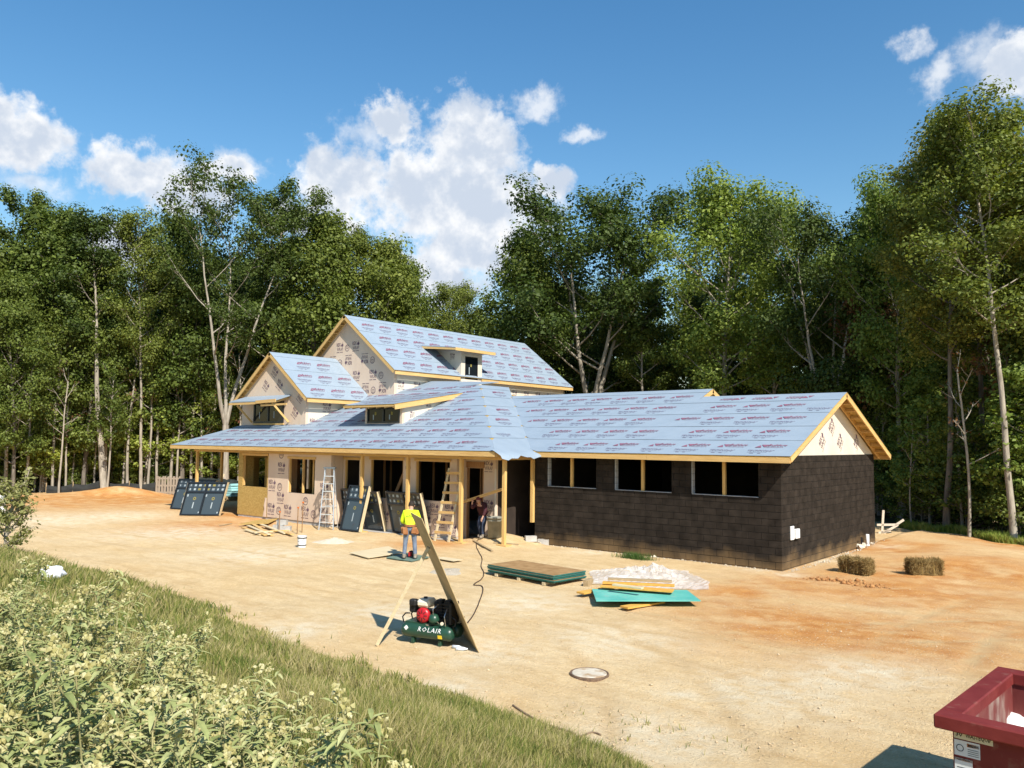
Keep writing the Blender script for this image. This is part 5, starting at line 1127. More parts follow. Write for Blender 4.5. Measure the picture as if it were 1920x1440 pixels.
# -- window units standing about
STICK_G = mat('grey_label', (.22,.25,.27))
def window_unit(label, p, q, h, lean, bays, grid=(4, 2), group='black-framed window units waiting to be fitted', frame_side=None, stick=True):
    """p, q: ends of the bottom edge on the ground; lean: horizontal offset of the top edge"""
    p, q, lean = Vector(p), Vector(q), Vector(lean); s = (q-p); w = s.length; s = s/w; t = (Vector((0,0,math.sqrt(max(.1, h*h - lean.length**2)))) + lean); t = t/t.length; n = s.cross(t).normalized()
    if n.dot(Vector(CAM)-p) < 0: n = -n
    R = thing('window_unit', label, 'window', p, 0, group); P = Vector((0,0,.02)); d = .06; fw = .055
    def bx(a0, a1, b0, b1, th, off, nm, m_, par): 
        c = P + s*(a0+a1)/2 + t*(b0+b1)/2 + n*off; return MB().obox(c, s*(a1-a0)/2, t*(b1-b0)/2, n*th).build(nm, m_, par)
    for a0, a1 in ((0, fw), (w-fw, w)):
        bx(a0, a1, 0, h, d, 0, 'stile', BLACKFR, R)
    bx(fw, w-fw, 0, fw, d, 0, 'rail', BLACKFR, R); bx(fw, w-fw, h-fw, h, d, 0, 'rail', BLACKFR, R); tr = h*.70
    bx(fw, w-fw, tr-.035, tr+.035, d*.95, 0, 'transom', BLACKFR, R)
    SIDE = frame_side or PALE
    bx(w+.001, w+.014, .0, h, .075, -.03, 'jamb_extension', SIDE, R); bx(-.014, -.001, .0, h, .075, -.03, 'jamb_extension', SIDE, R)
    for b in range(bays):
        a0, a1 = fw + (w-2*fw)*b/bays, fw + (w-2*fw)*(b+1)/bays
        if b: bx(a0-.04, a0+.04, fw, h-fw, d*.97, 0, 'mullion', BLACKFR, R)
        lo = bx(a0+.005, a1-.005, fw, tr-.035, .006, 0, 'pane', GLASS, R); up = bx(a0+.005, a1-.005, tr+.035, h-fw, .006, 0, 'pane', GLASS, R)
        for k in range(1, grid[0]): x = a0 + (a1-a0)*k/grid[0]; bx(x-.011, x+.011, tr+.035, h-fw, .012, 0, 'glazing_bar', BLACKFR, up)
        for k in range(1, grid[1]): z = tr+.035 + (h-fw-tr-.035)*k/grid[1]; bx(a0, a1, z-.011, z+.011, .011, 0, 'glazing_bar', BLACKFR, up)
        for i_ in range(grid[0]):
            for j_ in range(grid[1]):
                xa = a0 + (a1-a0)*(i_+.5)/grid[0]; za = tr+.035 + (h-fw-tr-.035)*(j_+.5)/grid[1]; hw_ = .030 + .016*((i_*7+j_*3+b) % 3); bx(xa-hw_, xa+hw_, za-.045, za+.045, .001, .008, 'glass_label', (STICK_W, STICK_W, STICK_Y, STICK_G)[(i_*5+j_*3+b*2) % 4], up)
        if stick:
            c = (a0+a1)/2; v, f = ring2d(0, 0, .035, .075, 20); mb = MB(); mb.v = [tuple(P + s*(c+x) + t*(tr*.72+y) + n*.0085) for x, y in v]; mb.f = f; mb.build('round_label', STICK_Y, lo)
            bx(c-.025, c+.025, tr*.30, tr*.56, .001, .008, 'glass_label', STICK_W, lo); bx(a0+.06, a0+.12, tr*.80, tr*.90, .001, .008, 'glass_label', STICK_W, lo); bx(a1-.12, a1-.06, fw+.05, fw+.12, .001, .008, 'glass_label', STICK_W, lo)
    return R
g1, g2 = gp(337, 967), gp(411, 969)
window_unit('two-bay window unit in front of the left leaning pair', on(g1), on(g2), 1.56, Vector((.05, .36, 0)), 2)
g1, g2 = gp(320, 954), gp(390, 959)
window_unit('two-bay window unit behind, at the left end of the leaning pair', on(g1), on(g2), 1.56, Vector((.05, .40, 0)), 2)
tag(MB().beam(on(gp(398, 940), .0), on(gp(398, 940), .0) + Vector((.3,.5,1.55)), .05, .09).build('prop_board', PALE, None), 'board propping up the left pair of window units', 'prop')
g1, g2 = gp(638, 994), gp(674, 998)
window_unit('narrow single window unit leaning on the porch post beside the stepladder', on(g1), on(g2), 1.80, Vector((.12, .36, 0)), 1)
g1, g2 = at_y(688, 985, -1.38), at_y(722, 990, -1.38)
window_unit('narrow window unit inside the porch right of the single leaning one', on(g1), on(g2), 1.62, Vector((-.02,-.42, 0)), 1)
g1, g2 = at_y(648, 980, -1.36), at_y(672, 985, -1.36)
window_unit('window unit mostly hidden behind the single leaning one', on(g1), on(g2), 1.60, Vector((-.02,-.25, 0)), 1, stick=False)
g1, g2 = at_y(738, 990, -1.40), at_y(803, 1000, -1.40)
window_unit('wide two-bay window unit standing behind the worker in the porch', on(g1), on(g2), 1.66, Vector((-.02,-.42, 0)), 2)
# -- ladders
def stepladder():
    a, b = on(gp(598, 994)), on(gp(625, 994)); ALU = mat('aluminium', (.55,.58,.60), (.68,.70,.72), 6, .35, metal=.6); CAP = mat('ladder_cap', (.10,.12,.13), None, rough=.5)
    s = (b-a).normalized(); w = (b-a).length; H = 2.42; back = Vector((CF[0], CF[1], 0)).normalized(); R = thing('stepladder', 'tall aluminium stepladder open before the wrapped wall', 'ladder', a)
    tw = w*.62; fa, fb = Vector((0,0,0)), s*w; ta, tb_ = s*(w-tw)/2 + back*.36 + Vector((0,0,H)), s*(w+tw)/2 + back*.36 + Vector((0,0,H))
    for p, q in ((fa, ta), (fb, tb_)): MB().beam(p, q, .03, .075, back).build('front_rail', ALU, R)
    ra, rb = back*1.0 + s*.04, back*1.0 + s*(w-.04)
    for p, q in ((ra, ta+back*.06), (rb, tb_+back*.06)): MB().beam(p, q, .025, .05, back).build('rear_leg', ALU, R)
    for k in range(1, 8):
        t = k/8; MB().beam(fa.lerp(ta, t), fb.lerp(tb_, t), .085, .028).build('step', ALU, R)
        if k % 2: MB().beam(ra.lerp(ta, t), rb.lerp(tb_, t), .02, .02).build('rear_brace', ALU, R)
    MB().obox((ta+tb_)/2 + Vector((0,0,.03)) + back*.03, s*(tw/2+.05), back*.14, Vector((0,0,.03))).build('top_cap', CAP, R)
    for t in (.35,): MB().beam(fa.lerp(ta, t), ra.lerp(ta, t), .015, .02).build('spreader', ALU, R); MB().beam(fb.lerp(tb_, t), rb.lerp(tb_, t), .015, .02).build('spreader', ALU, R)
stepladder()
def wood_ladder():
    a, b = on(at_y(815, 1005, -2.05)), on(at_y(841, 1007, -2.05)); H = 2.6; R = thing('wooden_ladder', 'job-built wooden ladder leaning against the wrapped wall beside the porch post', 'ladder', a); s = (b-a); w = s.length; s = s/w; top = Vector((.08,.62,H))
    for x in (0, w): MB().beam(s*x, s*x + top, .04, .09, s).build('rail', PALE, R)
    for k in range(7): t = (k+.9)/7.4; MB().beam(top*t - s*.06 - Vector((0,.03,0)), s*(w+.06) + top*t - Vector((0,.03,0)), .03, .09).build('rung', PINE, R)
wood_ladder()
# -- odds and ends on the ground
WHITE = mat('white_plastic_pail', (.74,.75,.76), None, rough=.35, spec=.4); BLKP = mat('black_plastic', (.02,.02,.02), None, rough=.5)
q = on(gp(566, 1026)); R = thing('bucket', 'white bucket on the dirt before the stepladder', 'bucket', q)
MB().lathe([(.0,0),(.13,0),(.15,.36),(.158,.36),(.158,.38),(.145,.38),(.12,.03),(0,.03)], n=20).build('pail', WHITE, R); MB().lathe([(.155,.30),(.16,.30),(.16,.33),(.155,.33)], n=20).build('band', BLKP, R); MB().lathe([(.135,.06),(.14,.06),(.142,.09),(.137,.09)], n=20).build('band', BLKP, R)
MB().tube([(-.155,0,.34),(-.14,-.08,.24),(0,-.16,.20),(.14,-.08,.24),(.155,0,.34)], .005, 6).build('handle', BLKP, R)
RUST = mat('rusty_rod', (.20,.11,.05), (.32,.18,.08), 12, .8); CAPO = mat('orange_cap', (.55,.14,.03))
for (px, py), h, lab in (((557, 1002), 1.0, 'left of two capped rods standing behind the bucket'), ((566, 999), 1.15, 'right of two capped rods standing behind the bucket'), ((523, 996), .75, 'short capped rod at the grey block pile')):
    q = on(gp(px, py)); R = thing('marker_rod', lab, 'rod', q); MB().tube([(0,0,-.1), (.01,.01,h)], .018, 7).build('rod', RUST, R); MB().lathe([(.035,0),(.04,.05),(.02,.06),(0,.06)], (.01,.01,h-.03), n=10).build('cap', CAPO, R)
def cinder(p, ang, label, lay=False, group=None):
    R = thing('concrete_block', label, 'block', p, ang, group); mb = MB(); l, w, h, t = .40, .195, .195, .035
    for x0, x1, y0, y1 in ((-l/2, l/2, -w/2, -w/2+t), (-l/2, l/2, w/2-t, w/2), (-l/2, -l/2+t, -w/2+t, w/2-t), (l/2-t, l/2, -w/2+t, w/2-t), (-t/2, t/2, -w/2+t, w/2-t)): mb.box(x0, y0, 0, x1, y1, h)
    mb.build('shell', CONC, R); MB().box(-l/2+t, -w/2+t, .0, l/2-t, w/2-t, .02).build('web', CONC, R)
cinder(on(gp(995, 1021)), .9, 'grey concrete block standing left at the wing corner'); cinder(on(gp(1019, 1020)), .45, 'grey concrete block lying right at the wing corner')
for i, (px, py, dz, an) in enumerate(((522, 994, 0, .5), (536, 996, 0, .62), (529, 994, .2, .55))): cinder(on(gp(px, py), dz), an, ('left grey block in the small pile under the wrapped wall', 'right grey block in the small pile under the wrapped wall', 'upper grey block on the small pile under the wrapped wall')[i])
sheet4('plywood_offcut', 'sheet of sheathing lying flat left of the board scraps', 'plywood sheet', [(447, 983), (503, 981), (522, 972), (480, 975)], .10, .02, OSB)
r_ = random.Random(9); scr = [((455, 990), (498, 1006)), ((465, 988), (505, 1006)), ((475, 987), (510, 1005)), ((490, 989), (535, 1003)), ((500, 990), (548, 1006)), ((460, 996), (490, 1004)), ((505, 1000), (542, 998)), ((475, 1004), (510, 1001))]
for i, (a, b) in enumerate(scr): plank('board_scrap', ('leftmost', 'second', 'third', 'fourth', 'rightmost', 'short left', 'crosswise right', 'crosswise front')[i] + ' cut board in the fan-shaped heap left of the bucket', 'board', on(gp(*a), .03 + .035*(i % 4)), on(gp(*b), .03 + .03*((i+1) % 3)), .14, .035, (PINE, PALE)[i % 2], group='heap of board scraps')
plank('board_scrap', 'lone stub of pale board by the bare sheathing', 'board', on(gp(462, 968), .05), on(gp(472, 962), .05), .14, .05, PALE)
plank('board_scrap', 'lone dark strip left of the sheathing sheet', 'board', on(gp(412, 986), .02), on(gp(434, 982), .02), .06, .03, GREYW)
def heap(name, label, px, py, r, h, m_, seed, sx=1.0):
    q = gp(px, py); rng = np.random.default_rng(seed); mb = MB(); n, rings = 26, 7; ph = rng.uniform(0, 6.28, 6)
    for j in range(rings+1):
        for i in range(n):
            a = 2*math.pi*i/n; rr = r*j/rings*(1 + .18*math.sin(2*a+ph[0]) + .12*math.sin(3*a+ph[1]) + .05*math.sin(7*a+ph[2])); x, y = q.x + rr*math.cos(a)*sx, q.y + rr*math.sin(a)
            mb.v.append((x, y, gz(x, y) - .02*(j == rings) + h*(1-j/rings)**1.3*(1 + .12*rng.normal()) + .006*rng.normal()))
    for j in range(rings):
        for i in range(n): mb.f.append((j*n+i, (j+1)*n+i, (j+1)*n+(i+1) % n, j*n+(i+1) % n))
    return tag(mb.build(name, m_, None, True), label, 'heap')
SAND = mat('white_sand', (.66,.58,.45), (.74,.67,.55), 9, .95, .5, 30); CLAY = mat('red_clay', (.30,.13,.045), (.44,.22,.08), 6, .95, .6, 20); GRAV = mat('pale_gravel', (.55,.48,.37), (.40,.33,.24), 30, .95, .8, 40)
heap('sand_pile', 'small white sand pile right of the bucket', 626, 1017, .62, .17, mat('pile_sand', (.56,.46,.33), (.64,.55,.42), 9, .95, .6, 30), 4, 1.1); heap('gravel_patch', 'pale gravel scatter behind the propped sheet', 838, 1072, .55, .05, GRAV, 6)
sheet4('plywood_offcut', 'thin plywood sheet lying left of the worker', 'plywood sheet', [(655, 1036), (690, 1046), (756, 1036), (728, 1024)], .07, .015, PALE)
sheet4('panel_offcut', 'dark green panel lying under the worker feet', 'panel', [(724, 1045), (772, 1052), (806, 1044), (760, 1036)], .05, .02, mat('green_panel', (.10,.16,.13), (.16,.22,.17), 5))
sheet4('plywood_offcut', 'small curled plywood strip right of the worker', 'plywood sheet', [(815, 1046), (850, 1052), (868, 1049), (830, 1044)], .06, .012, PALE)
plank('scrap_lumber', 'dark board lying before the dirt mound', 'board', on(gp(888, 1019), .03), on(gp(923, 1035), .03), .08, .04, GREYW); plank('scrap_lumber', 'long thin board lying between the two right porch posts', 'board', on(gp(885, 1003), .04), on(gp(938, 1019), .04), .09, .04, GREYW); plank('scrap_lumber', 'thin board lying left of the middle porch post', 'board', on(gp(826, 1000), .03), on(gp(860, 1016), .03), .09, .04, GREYW)
plank('scrap_lumber', 'flat strip at the foot of the right porch post', 'board', on(gp(926, 1024), .02), on(gp(972, 1026), .02), .14, .03, GREYW)
# crumpled wrap on the porch floor
def tarp():
    a, b, c, d = gp(800, 1003), gp(893, 1004), gp(880, 990), gp(806, 985); mb = MB(); rng = np.random.default_rng(3); nx, ny = 22, 12
    for j in range(ny):
        for i in range(nx):
            u, v = i/(nx-1), j/(ny-1); p = (a*(1-u)+b*u)*(1-v) + (d*(1-u)+c*u)*v; h = .02 + .35*(1-u)**2*v**2 + .05*abs(math.sin(9*u+3*v)) + .03*abs(math.sin(14*v-5*u)) + .01*rng.random(); mb.v.append((p.x, p.y, gz(p.x, p.y)+h))
    for j in range(ny-1):
        for i in range(nx-1): k = j*nx+i; mb.f.append((k, k+1, k+nx+1, k+nx))
    o = tag(mb.build('wrap_scrap', WRAPSM, None), 'crumpled piece of printed house wrap on the porch ground', 'wrap'); p = on(at_y(838, 985, -1.95), .22)
    stuff(link('printed_lettering', print_mesh([(REX, 0, 0, .1, .9), (KEEP, -.75, -.15, .2, .9)], p, Vector((1,0,0)), Vector((0,.25,.97)), Vector((0,-.97,.25)), 0), WRAP_INK, o))
tarp()
q = on(at_y(928, 990, -1.25)); R = thing('trash_barrel', 'grey plastic trash barrel in the shaded passage', 'barrel', q); GB = mat('grey_barrel', (.20,.19,.15), (.26,.25,.20), 5, .6, .2, 12)
MB().lathe([(0,0),(.24,0),(.28,.66),(.30,.66),(.30,.72),(.27,.72),(.22,.05),(0,.05)], n=24).build('body', GB, R, True); MB().lathe([(.275,.58),(.29,.58),(.29,.61),(.28,.61)], n=24).build('rib', GB, R)
MB().box(-.35,-.03,.58,-.27,.03,.66).build('handle', GB, R, bevel=.01); MB().box(.27,-.03,.58,.35,.03,.66).build('handle', GB, R, bevel=.01)
# pipes and rubble at the block gable
q = gp(1612, 1024); q = Vector((max(q.x, .18), q.y, 0)); R = thing('drain_pipe', 'white standing drain pipe against the block gable wall', 'pipe', (q.x, q.y, gz(q.x, q.y)-.05)); MB().lathe([(.052,0),(.055,0),(.055,.52),(.045,.52),(.045,.3),(.0,.3)], n=18).build('pipe', WHITEP, R, True); MB().lathe([(.066,.05),(.066,.16),(.055,.16)], n=18).build('collar', WHITEP, R, True)
q2 = q + Vector((-.02, -.62, 0)); R = thing('drain_stub', 'dark pipe stub with pale mortar lump left of the white pipe', 'pipe', (q2.x, q2.y, gz(q2.x, q2.y))); MB().tube([(0,0,-.05), (0,0,.42)], .03, 10).build('pipe', BLKP, R)
bm = bmesh.new(); bmesh.ops.create_icosphere(bm, subdivisions=2, radius=.16)
for v in bm.verts: v.co = v.co*(1+.25*math.sin(9*v.co.x*6+3)+.2*math.sin(31*v.co.y+1)); v.co.z = v.co.z*.8 + .08
me = bpy.data.meshes.new('mortar_lump'); bm.to_mesh(me); bm.free(); link('mortar_lump', me, SAND, R)
def rocks(name, label, spots, m_, seed, n_each, size):
    rng = np.random.default_rng(seed); V_, F_, k = [], [], 0; base = np.array([(0,0,1),(.95,0,-.1),(.2,.9,0),(-.8,.45,.1),(-.7,-.6,-.1),(.35,-.9,.05),(0,0,-.6)]); fc = np.array([(0,1,2),(0,2,3),(0,3,4),(0,4,5),(0,5,1),(6,2,1),(6,3,2),(6,4,3),(6,5,4),(6,1,5)])
    for (x, y, rx, ry) in spots:
        for _ in range(n_each):
            px, py = x + rng.normal(0, rx), y + rng.normal(0, ry); s = size*np.exp(rng.normal(0, .5)); a = rng.uniform(0, 6.28); R_ = np.array([[math.cos(a), -math.sin(a), 0], [math.sin(a), math.cos(a), 0], [0, 0, 1]])
            v = (base*rng.uniform(.6, 1.2, (7, 3))*s*np.array([1, 1, .7])) @ R_.T + np.array([px, py, gz(px, py) + s*.2]); V_.append(v); F_.append(fc + k); k += 7
    o = stuff(link(name, np_mesh(name, np.concatenate(V_), np.concatenate(F_), m_, 3), m_)); o['label'] = label
sp_ = [(-.9-.9*i, -.25, .4, .10) for i in range(9)] + [(.22, .5+.95*i, .12, .4) for i in range(9)]
rocks('rubble_strip', 'pale rubble and mortar crumbs along the foot of the block walls', sp_, mat('rubble', (.50,.42,.31), (.62,.54,.42), 9, .95), 3, 60, .017)
g = gp(1590, 1092); h_ = gp(1540, 1088); k_ = gp(1625, 1100); rocks('clay_clods', 'red clay clods strewn before the straw bales', [(g.x, g.y, .35, .2), (h_.x, h_.y, .25, .15), (k_.x, k_.y, .25, .2)], CLAY, 4, 60, .032)
rng_ = np.random.default_rng(12); pts_ = []
for _ in range(1500):
    a = on(gp(rng_.uniform(560, 1900), 1080 + 340*rng_.random()**.8)); 
    if float(toe(a.x)) - a.y < 0: pts_.append((a.x, a.y, .25, .25))
PEB = mat('pebbles', (.50,.36,.21), (.62,.48,.31), 5, .95); rocks('loose_pebbles', 'small loose stones scattered over the dirt', pts_, PEB, 5, 9, .0062)
# weed tuft and sticks
rng_ = np.random.default_rng(4); g = gp(1190, 1048); n = 700; v, f = blades(rng_, g.x + rng_.normal(0, .28, n), g.y + rng_.normal(0, .1, n), rng_.uniform(.08, .28, n), np.full(n, .012)); GT = grass_mat('tuft_grass', [(.06,.12,.03), (.11,.18,.05)]); tag(link('weed_tuft', np_mesh('weed_tuft', v, f, GT, 3), GT), 'green weed tuft growing before the block wall', 'tuft')
ROOT = mat('dead_root', (.16,.11,.07), (.24,.17,.11), 12, .95)
cable('dead_root', 'long dark dead root lying at the edge of the near grass', [(962, 1320), (985, 1336), (1020, 1354), (1055, 1368), (1082, 1378)], .014, ROOT, 'root'); cable('dead_root', 'curved lower dead root at the edge of the near grass', [(975, 1352), (1010, 1368), (1050, 1382), (1085, 1381), (1110, 1372), (1128, 1378)], .012, ROOT, 'root'); cable('dead_root', 'short dead stick in the grass left of the roots', [(738, 1275), (765, 1284), (790, 1292)], .011, ROOT, 'stick')
q = hit(94, 1094, 40); bm = bmesh.new(); bmesh.ops.create_icosphere(bm, subdivisions=3, radius=.2)
for v in bm.verts: n_ = v.co.normalized(); v.co *= 1 + .15*math.sin(6*n_.x+1) + .12*math.sin(11*n_.z+8*n_.y) + .06*math.sin(21*n_.y); v.co.z *= .7
me = bpy.data.meshes.new('white_bag'); bm.to_mesh(me); bm.free(); o = tag(link('plastic_bag', me, mat('white_film', (.78,.80,.84), None, rough=.4, spec=.4), None, True), 'crumpled white plastic bag on the grassy bank at left', 'bag'); o.location = q + Vector((0,0,.14))
q = hit(950, 1392, 40); tag(MB().obox(q + Vector((0,0,.06)), (.10,.03,.01), (-.02,.06,.02), (0,-.01,.02)).build('litter_scrap', WHITEP, None), 'pale scrap of litter in the near grass', 'litter')
q = on(gp(2, 966)); R = thing('white_barrel', 'white barrel cut off by the left edge of the picture', 'barrel', q - Vector((.15,.1,0))); MB().lathe([(0,0),(.30,0),(.32,.3),(.30,.32),(.32,.34),(.32,.86),(.30,.9),(0,.9)], n=24).build('drum', WHITE, R, True); MB().lathe([(.325,.58),(.335,.58),(.335,.62),(.325,.62)], n=24).build('hoop', WHITE, R)
# -- behind the house at left: silt fence, pallet, wrapped lumber
def silt_fence():
    R = thing('silt_fence', 'low black silt fence along the wood at left', 'fence', (0, 0, 0)); SF = mat('silt_fabric', (.015,.016,.016), (.03,.032,.03), 3, .7); pts = [spot(x, d) for x, d in ((90, 51.0), (140, 51.8), (190, 52.6), (245, 53.6), (300, 54.4), (345, 55.2), (400, 55.8), (450, 56.2))]; mb = MB(); hs = [.55, .6, .75, .62, .7, .5, .55, .5]
    for i in range(len(pts)-1):
        for k in range(6):
            t0, t1 = k/6, (k+1)/6; a, b = pts[i].lerp(pts[i+1], t0), pts[i].lerp(pts[i+1], t1); za, zb = gz(a.x, a.y), gz(b.x, b.y); ha, hb = [hs[i]*(1-t)+hs[i+1]*t - .16*math.sin(math.pi*t) for t in (t0, t1)]
            mb.add([(a.x,a.y,za-.1), (b.x,b.y,zb-.1), (b.x+.04,b.y+.03,zb+hb*.5), (a.x+.04,a.y+.03,za+ha*.5), (b.x,b.y,zb+hb), (a.x,a.y,za+ha)], [(0,1,2,3), (3,2,4,5)])
    mb.build('fabric', SF, R)
    for p, h in zip(pts, hs): z = gz(p.x, p.y); MB().beam((p.x,p.y+.03,z-.1), (p.x,p.y+.03,z+h+.12), .05, .05).build('stake', GREYW, R)
silt_fence()
def pallet():
    q = spot(318, 51.5); R = thing('pallet', 'weathered wooden pallet standing on edge by the silt fence', 'pallet', (q.x, q.y, gz(q.x, q.y)-.02), math.radians(40)); PW = wood('weathered_pallet', (.25,.20,.15), (.35,.29,.22), 2); h = 1.15
    for i in range(9): x = -.72 + .18*i; MB().box(x-.055, 0, 0, x+.055, .02, h - .03*(i % 3)).build('slat', PW, R)
    for z in (.12, .55, 1.0): MB().box(-.78, .021, z-.05, .78, .10, z+.05).build('runner', PW, R)
    for i in range(5): x = -.7 + .35*i; MB().box(x-.05, .101, 0, x+.05, .12, h).build('slat', PW, R)
pallet()
def wrapped_stack():
    q = spot(412, 48.5); R = thing('siding_stack', 'pale teal wrapped stack of siding behind the left porch posts', 'stack', (q.x, q.y, gz(q.x, q.y)), math.radians(2)); PT = mat('pale_teal_wrap', (.30,.58,.58), (.38,.66,.65), 3, .5, .2, 9); BT = mat('black_tarp', (.02,.025,.022), (.035,.04,.035), 4, .6, .4, 8)
    for k in range(5): MB().box(-2.6, -.5 + .01*(k % 2), .25+.15*k, 2.1 + .05*(k % 3), .5, .385+.15*k).build('bundle', PT, R, bevel=.02)
    mb = MB(); 
    for i in range(15):
        x = -2.4 + 4.4*i/14; h = 1.02 + .22*abs(math.sin(i*.9)) ; mb.v += [(x, -.52, .98), (x, -.2, h), (x, .2, h-.05), (x, .55, .85)]
    for i in range(14):
        for j in range(3): a = 4*i+j; mb.f.append((a, a+4, a+5, a+1))
    mb.build('tarp', BT, R)
    for x in (-2.0, 0, 1.7): MB().box(x-.05, -.5, 0, x+.05, .5, .25).build('bearer', GREYW, R)
wrapped_stack()
# timber frame behind the wing
q = spot(1652, 33.5); R = thing('batter_board', 'pale timber batter-board frame beyond the right end of the wing', 'frame', (q.x, q.y, gz(q.x, q.y))); BW = wood('bleached_wood', (.50,.42,.33), (.62,.54,.44), 0); rr = Vector(CR)
for a, b in (((-.05, 0), (.03, .95)), ((-.25, .35), (.55, .36)), ((.02, .02), (.62, .36)), ((.52, .34), (.86, .56)), ((-.2, .02), (.3, .12))): MB().beam(rr*a[0] + Vector((0,0,a[1])), rr*b[0] + Vector((0,0,b[1])), .04, .09).build('board', BW, R)
RD = mat('red_plastic', (.42,.02,.03), None, rough=.4); tag(MB().box(-23.15, Y1+.35, 1.42, -22.85, Y1+.6, 1.72).build('gas_can', RD, None, bevel=.02), 'red box standing in the bare sheathing window opening', 'can'); MB().box(-23.3, Y1+.2, 1.30, -22.8, Y1+.7, 1.415).build('window_shelf', STUD, HOUSE)
# ------------------------------------------------------------------ people
def skin(name, joints, bones, m_, parent, sub=2, root=None):
    """continuous surface grown round a jointed skeleton: joints name -> (pos, radius)"""
    me = bpy.data.meshes.new(name); keys = list(joints); me.from_pydata([joints[k][0] for k in keys], [(keys.index(a), keys.index(b)) for a, b in bones], []); o = bpy.data.objects.new(name, me); COL.objects.link(o)
    md = o.modifiers.new('s', 'SKIN'); md.use_smooth_shade = True
    for i, k in enumerate(keys):
        r = joints[k][1]; r = r if isinstance(r, tuple) else (r, r); me.skin_vertices[0].data[i].radius = r; me.skin_vertices[0].data[i].use_root = (k == (root or keys[0]))
    sd = o.modifiers.new('d', 'SUBSURF'); sd.levels = sub; sd.render_levels = sub; bpy.context.view_layer.update()
    nm = bpy.data.meshes.new_from_object(o.evaluated_get(bpy.context.evaluated_depsgraph_get())); COL.objects.unlink(o); bpy.data.objects.remove(o); nm.name = name; nm.materials.clear(); nm.materials.append(m_); nm.polygons.foreach_set('use_smooth', [True]*len(nm.polygons))
    r = link(name, nm, m_, parent, True); return r
SKIN = mat('skin', (.42,.24,.16), (.46,.27,.19), 8, .6)
def person(name, label, loc, yaw, J, colours, hair):
    """J: joint positions in the person's frame (x right, y forward, z up)"""
    R = thing(name, label, 'person', loc, yaw); g = lambda k: Vector(J[k]); up = lambda a, b, t: tuple(g(a).lerp(g(b), t))
    body = {'pelvis': (J['pelvis'], (.125,.10)), 'waist': (up('pelvis','chest',.45), (.12,.09)), 'chest': (J['chest'], (.15,.105)), 'neckb': (up('chest','head',.45), (.062,.062)), 'chin': (up('chest','head',.74), (.07,.075)), 'head': (J['head'], (.085,.098)), 'crown': (tuple(g('head') + (g('head')-g('chest')).normalized()*.095), (.055,.06))}
    bones = [('pelvis','waist'), ('waist','chest'), ('chest','neckb'), ('neckb','chin'), ('chin','head'), ('head','crown')]
    for s in 'lr':
        body.update({s+'sh': (J[s+'sh'], .055), s+'el': (J[s+'el'], .042), s+'wr': (J[s+'wr'], .028), s+'hip': (J[s+'hip'], .085), s+'kn': (J[s+'kn'], .058), s+'an': (J[s+'an'], .040)})
        hd = (g(s+'wr') - g(s+'el')).normalized(); body[s+'palm'] = (tuple(g(s+'wr') + hd*.055), (.036,.02)); bones += [('chest', s+'sh'), (s+'sh', s+'el'), (s+'el', s+'wr'), (s+'wr', s+'palm'), ('pelvis', s+'hip'), (s+'hip', s+'kn'), (s+'kn', s+'an')]
        side = hd.cross(Vector((0,0,1))).normalized(); dn = side.cross(hd)
        for i, (o, L) in enumerate(((-.027,.062), (-.009,.075), (.010,.07), (.027,.055))):
            a = g(s+'wr') + hd*.085 + side*o; b = a + hd*L*.55 - dn*.008; c = b + hd*L*.35 - dn*.03; body[f'{s}f{i}a'] = (tuple(a), .010); body[f'{s}f{i}b'] = (tuple(b), .0092); body[f'{s}f{i}c'] = (tuple(c), .008); bones += [(s+'palm', f'{s}f{i}a'), (f'{s}f{i}a', f'{s}f{i}b'), (f'{s}f{i}b', f'{s}f{i}c')]
        ts = -1 if s == 'r' else 1; a = g(s+'wr') + hd*.035 + side*.04*ts; b = a + hd*.035 + side*.022*ts; body[s+'t0'] = (tuple(a), .011); body[s+'t1'] = (tuple(b), .010); bones += [(s+'palm', s+'t0'), (s+'t0', s+'t1')]
    skin('body', body, bones, SKIN, R)
    fwd = Vector(J.get('face', (0,1,-.2))).normalized(); hc = g('head'); upv = (g('head')-g('chest')).normalized(); sx = fwd.cross(upv).normalized(); upv = sx.cross(fwd)
    NOSE = SKIN; MB().obox(hc + fwd*.10 - upv*.01, sx*.012, upv*.022, fwd*.016).build('nose', NOSE, R, bevel=.006)
    for k in (-1, 1):
        MB().lathe([(0,-.005),(.02,-.004),(.028,.0),(.02,.008),(0,.01)], hc + sx*.093*k - upv*.015, sx*k, 10).build('ear', SKIN, R, True); MB().lathe([(0,-.01),(.010,-.004),(.010,.004),(0,.008)], hc + sx*.033*k + fwd*.088 + upv*.012, fwd, 8).build('eye', mat('eye', (.05,.04,.03)), R, True)
    MB().obox(hc + fwd*.093 - upv*.055, sx*.024, upv*.005, fwd*.004).build('mouth', mat('lips', (.30,.12,.10)), R)
    HM = mat(hair[0], hair[1], hair[2], 40, .7, .6, 90); bm = bmesh.new(); bmesh.ops.create_icosphere(bm, subdivisions=3, radius=1)
    for v in bm.verts:
        n_ = v.co.normalized(); k = 1 + .03*math.sin(19*n_.x) + .03*math.sin(23*n_.z+5*n_.y); d = sx*n_.x*.098 + fwd*n_.y*.112 + upv*n_.z*.118; v.co = hc + d*k + upv*.022 - fwd*.012
    bmesh.ops.delete(bm, geom=[v for v in bm.verts if (v.co-hc).dot(upv) < -.075 or ((v.co-hc).dot(fwd) > .045 and (v.co-hc).dot(upv) < .05)], context='VERTS'); me = bpy.data.meshes.new('hair'); bm.to_mesh(me); bm.free(); link(hair[3], me, HM, R, True)
    shirt, pants, boots = colours
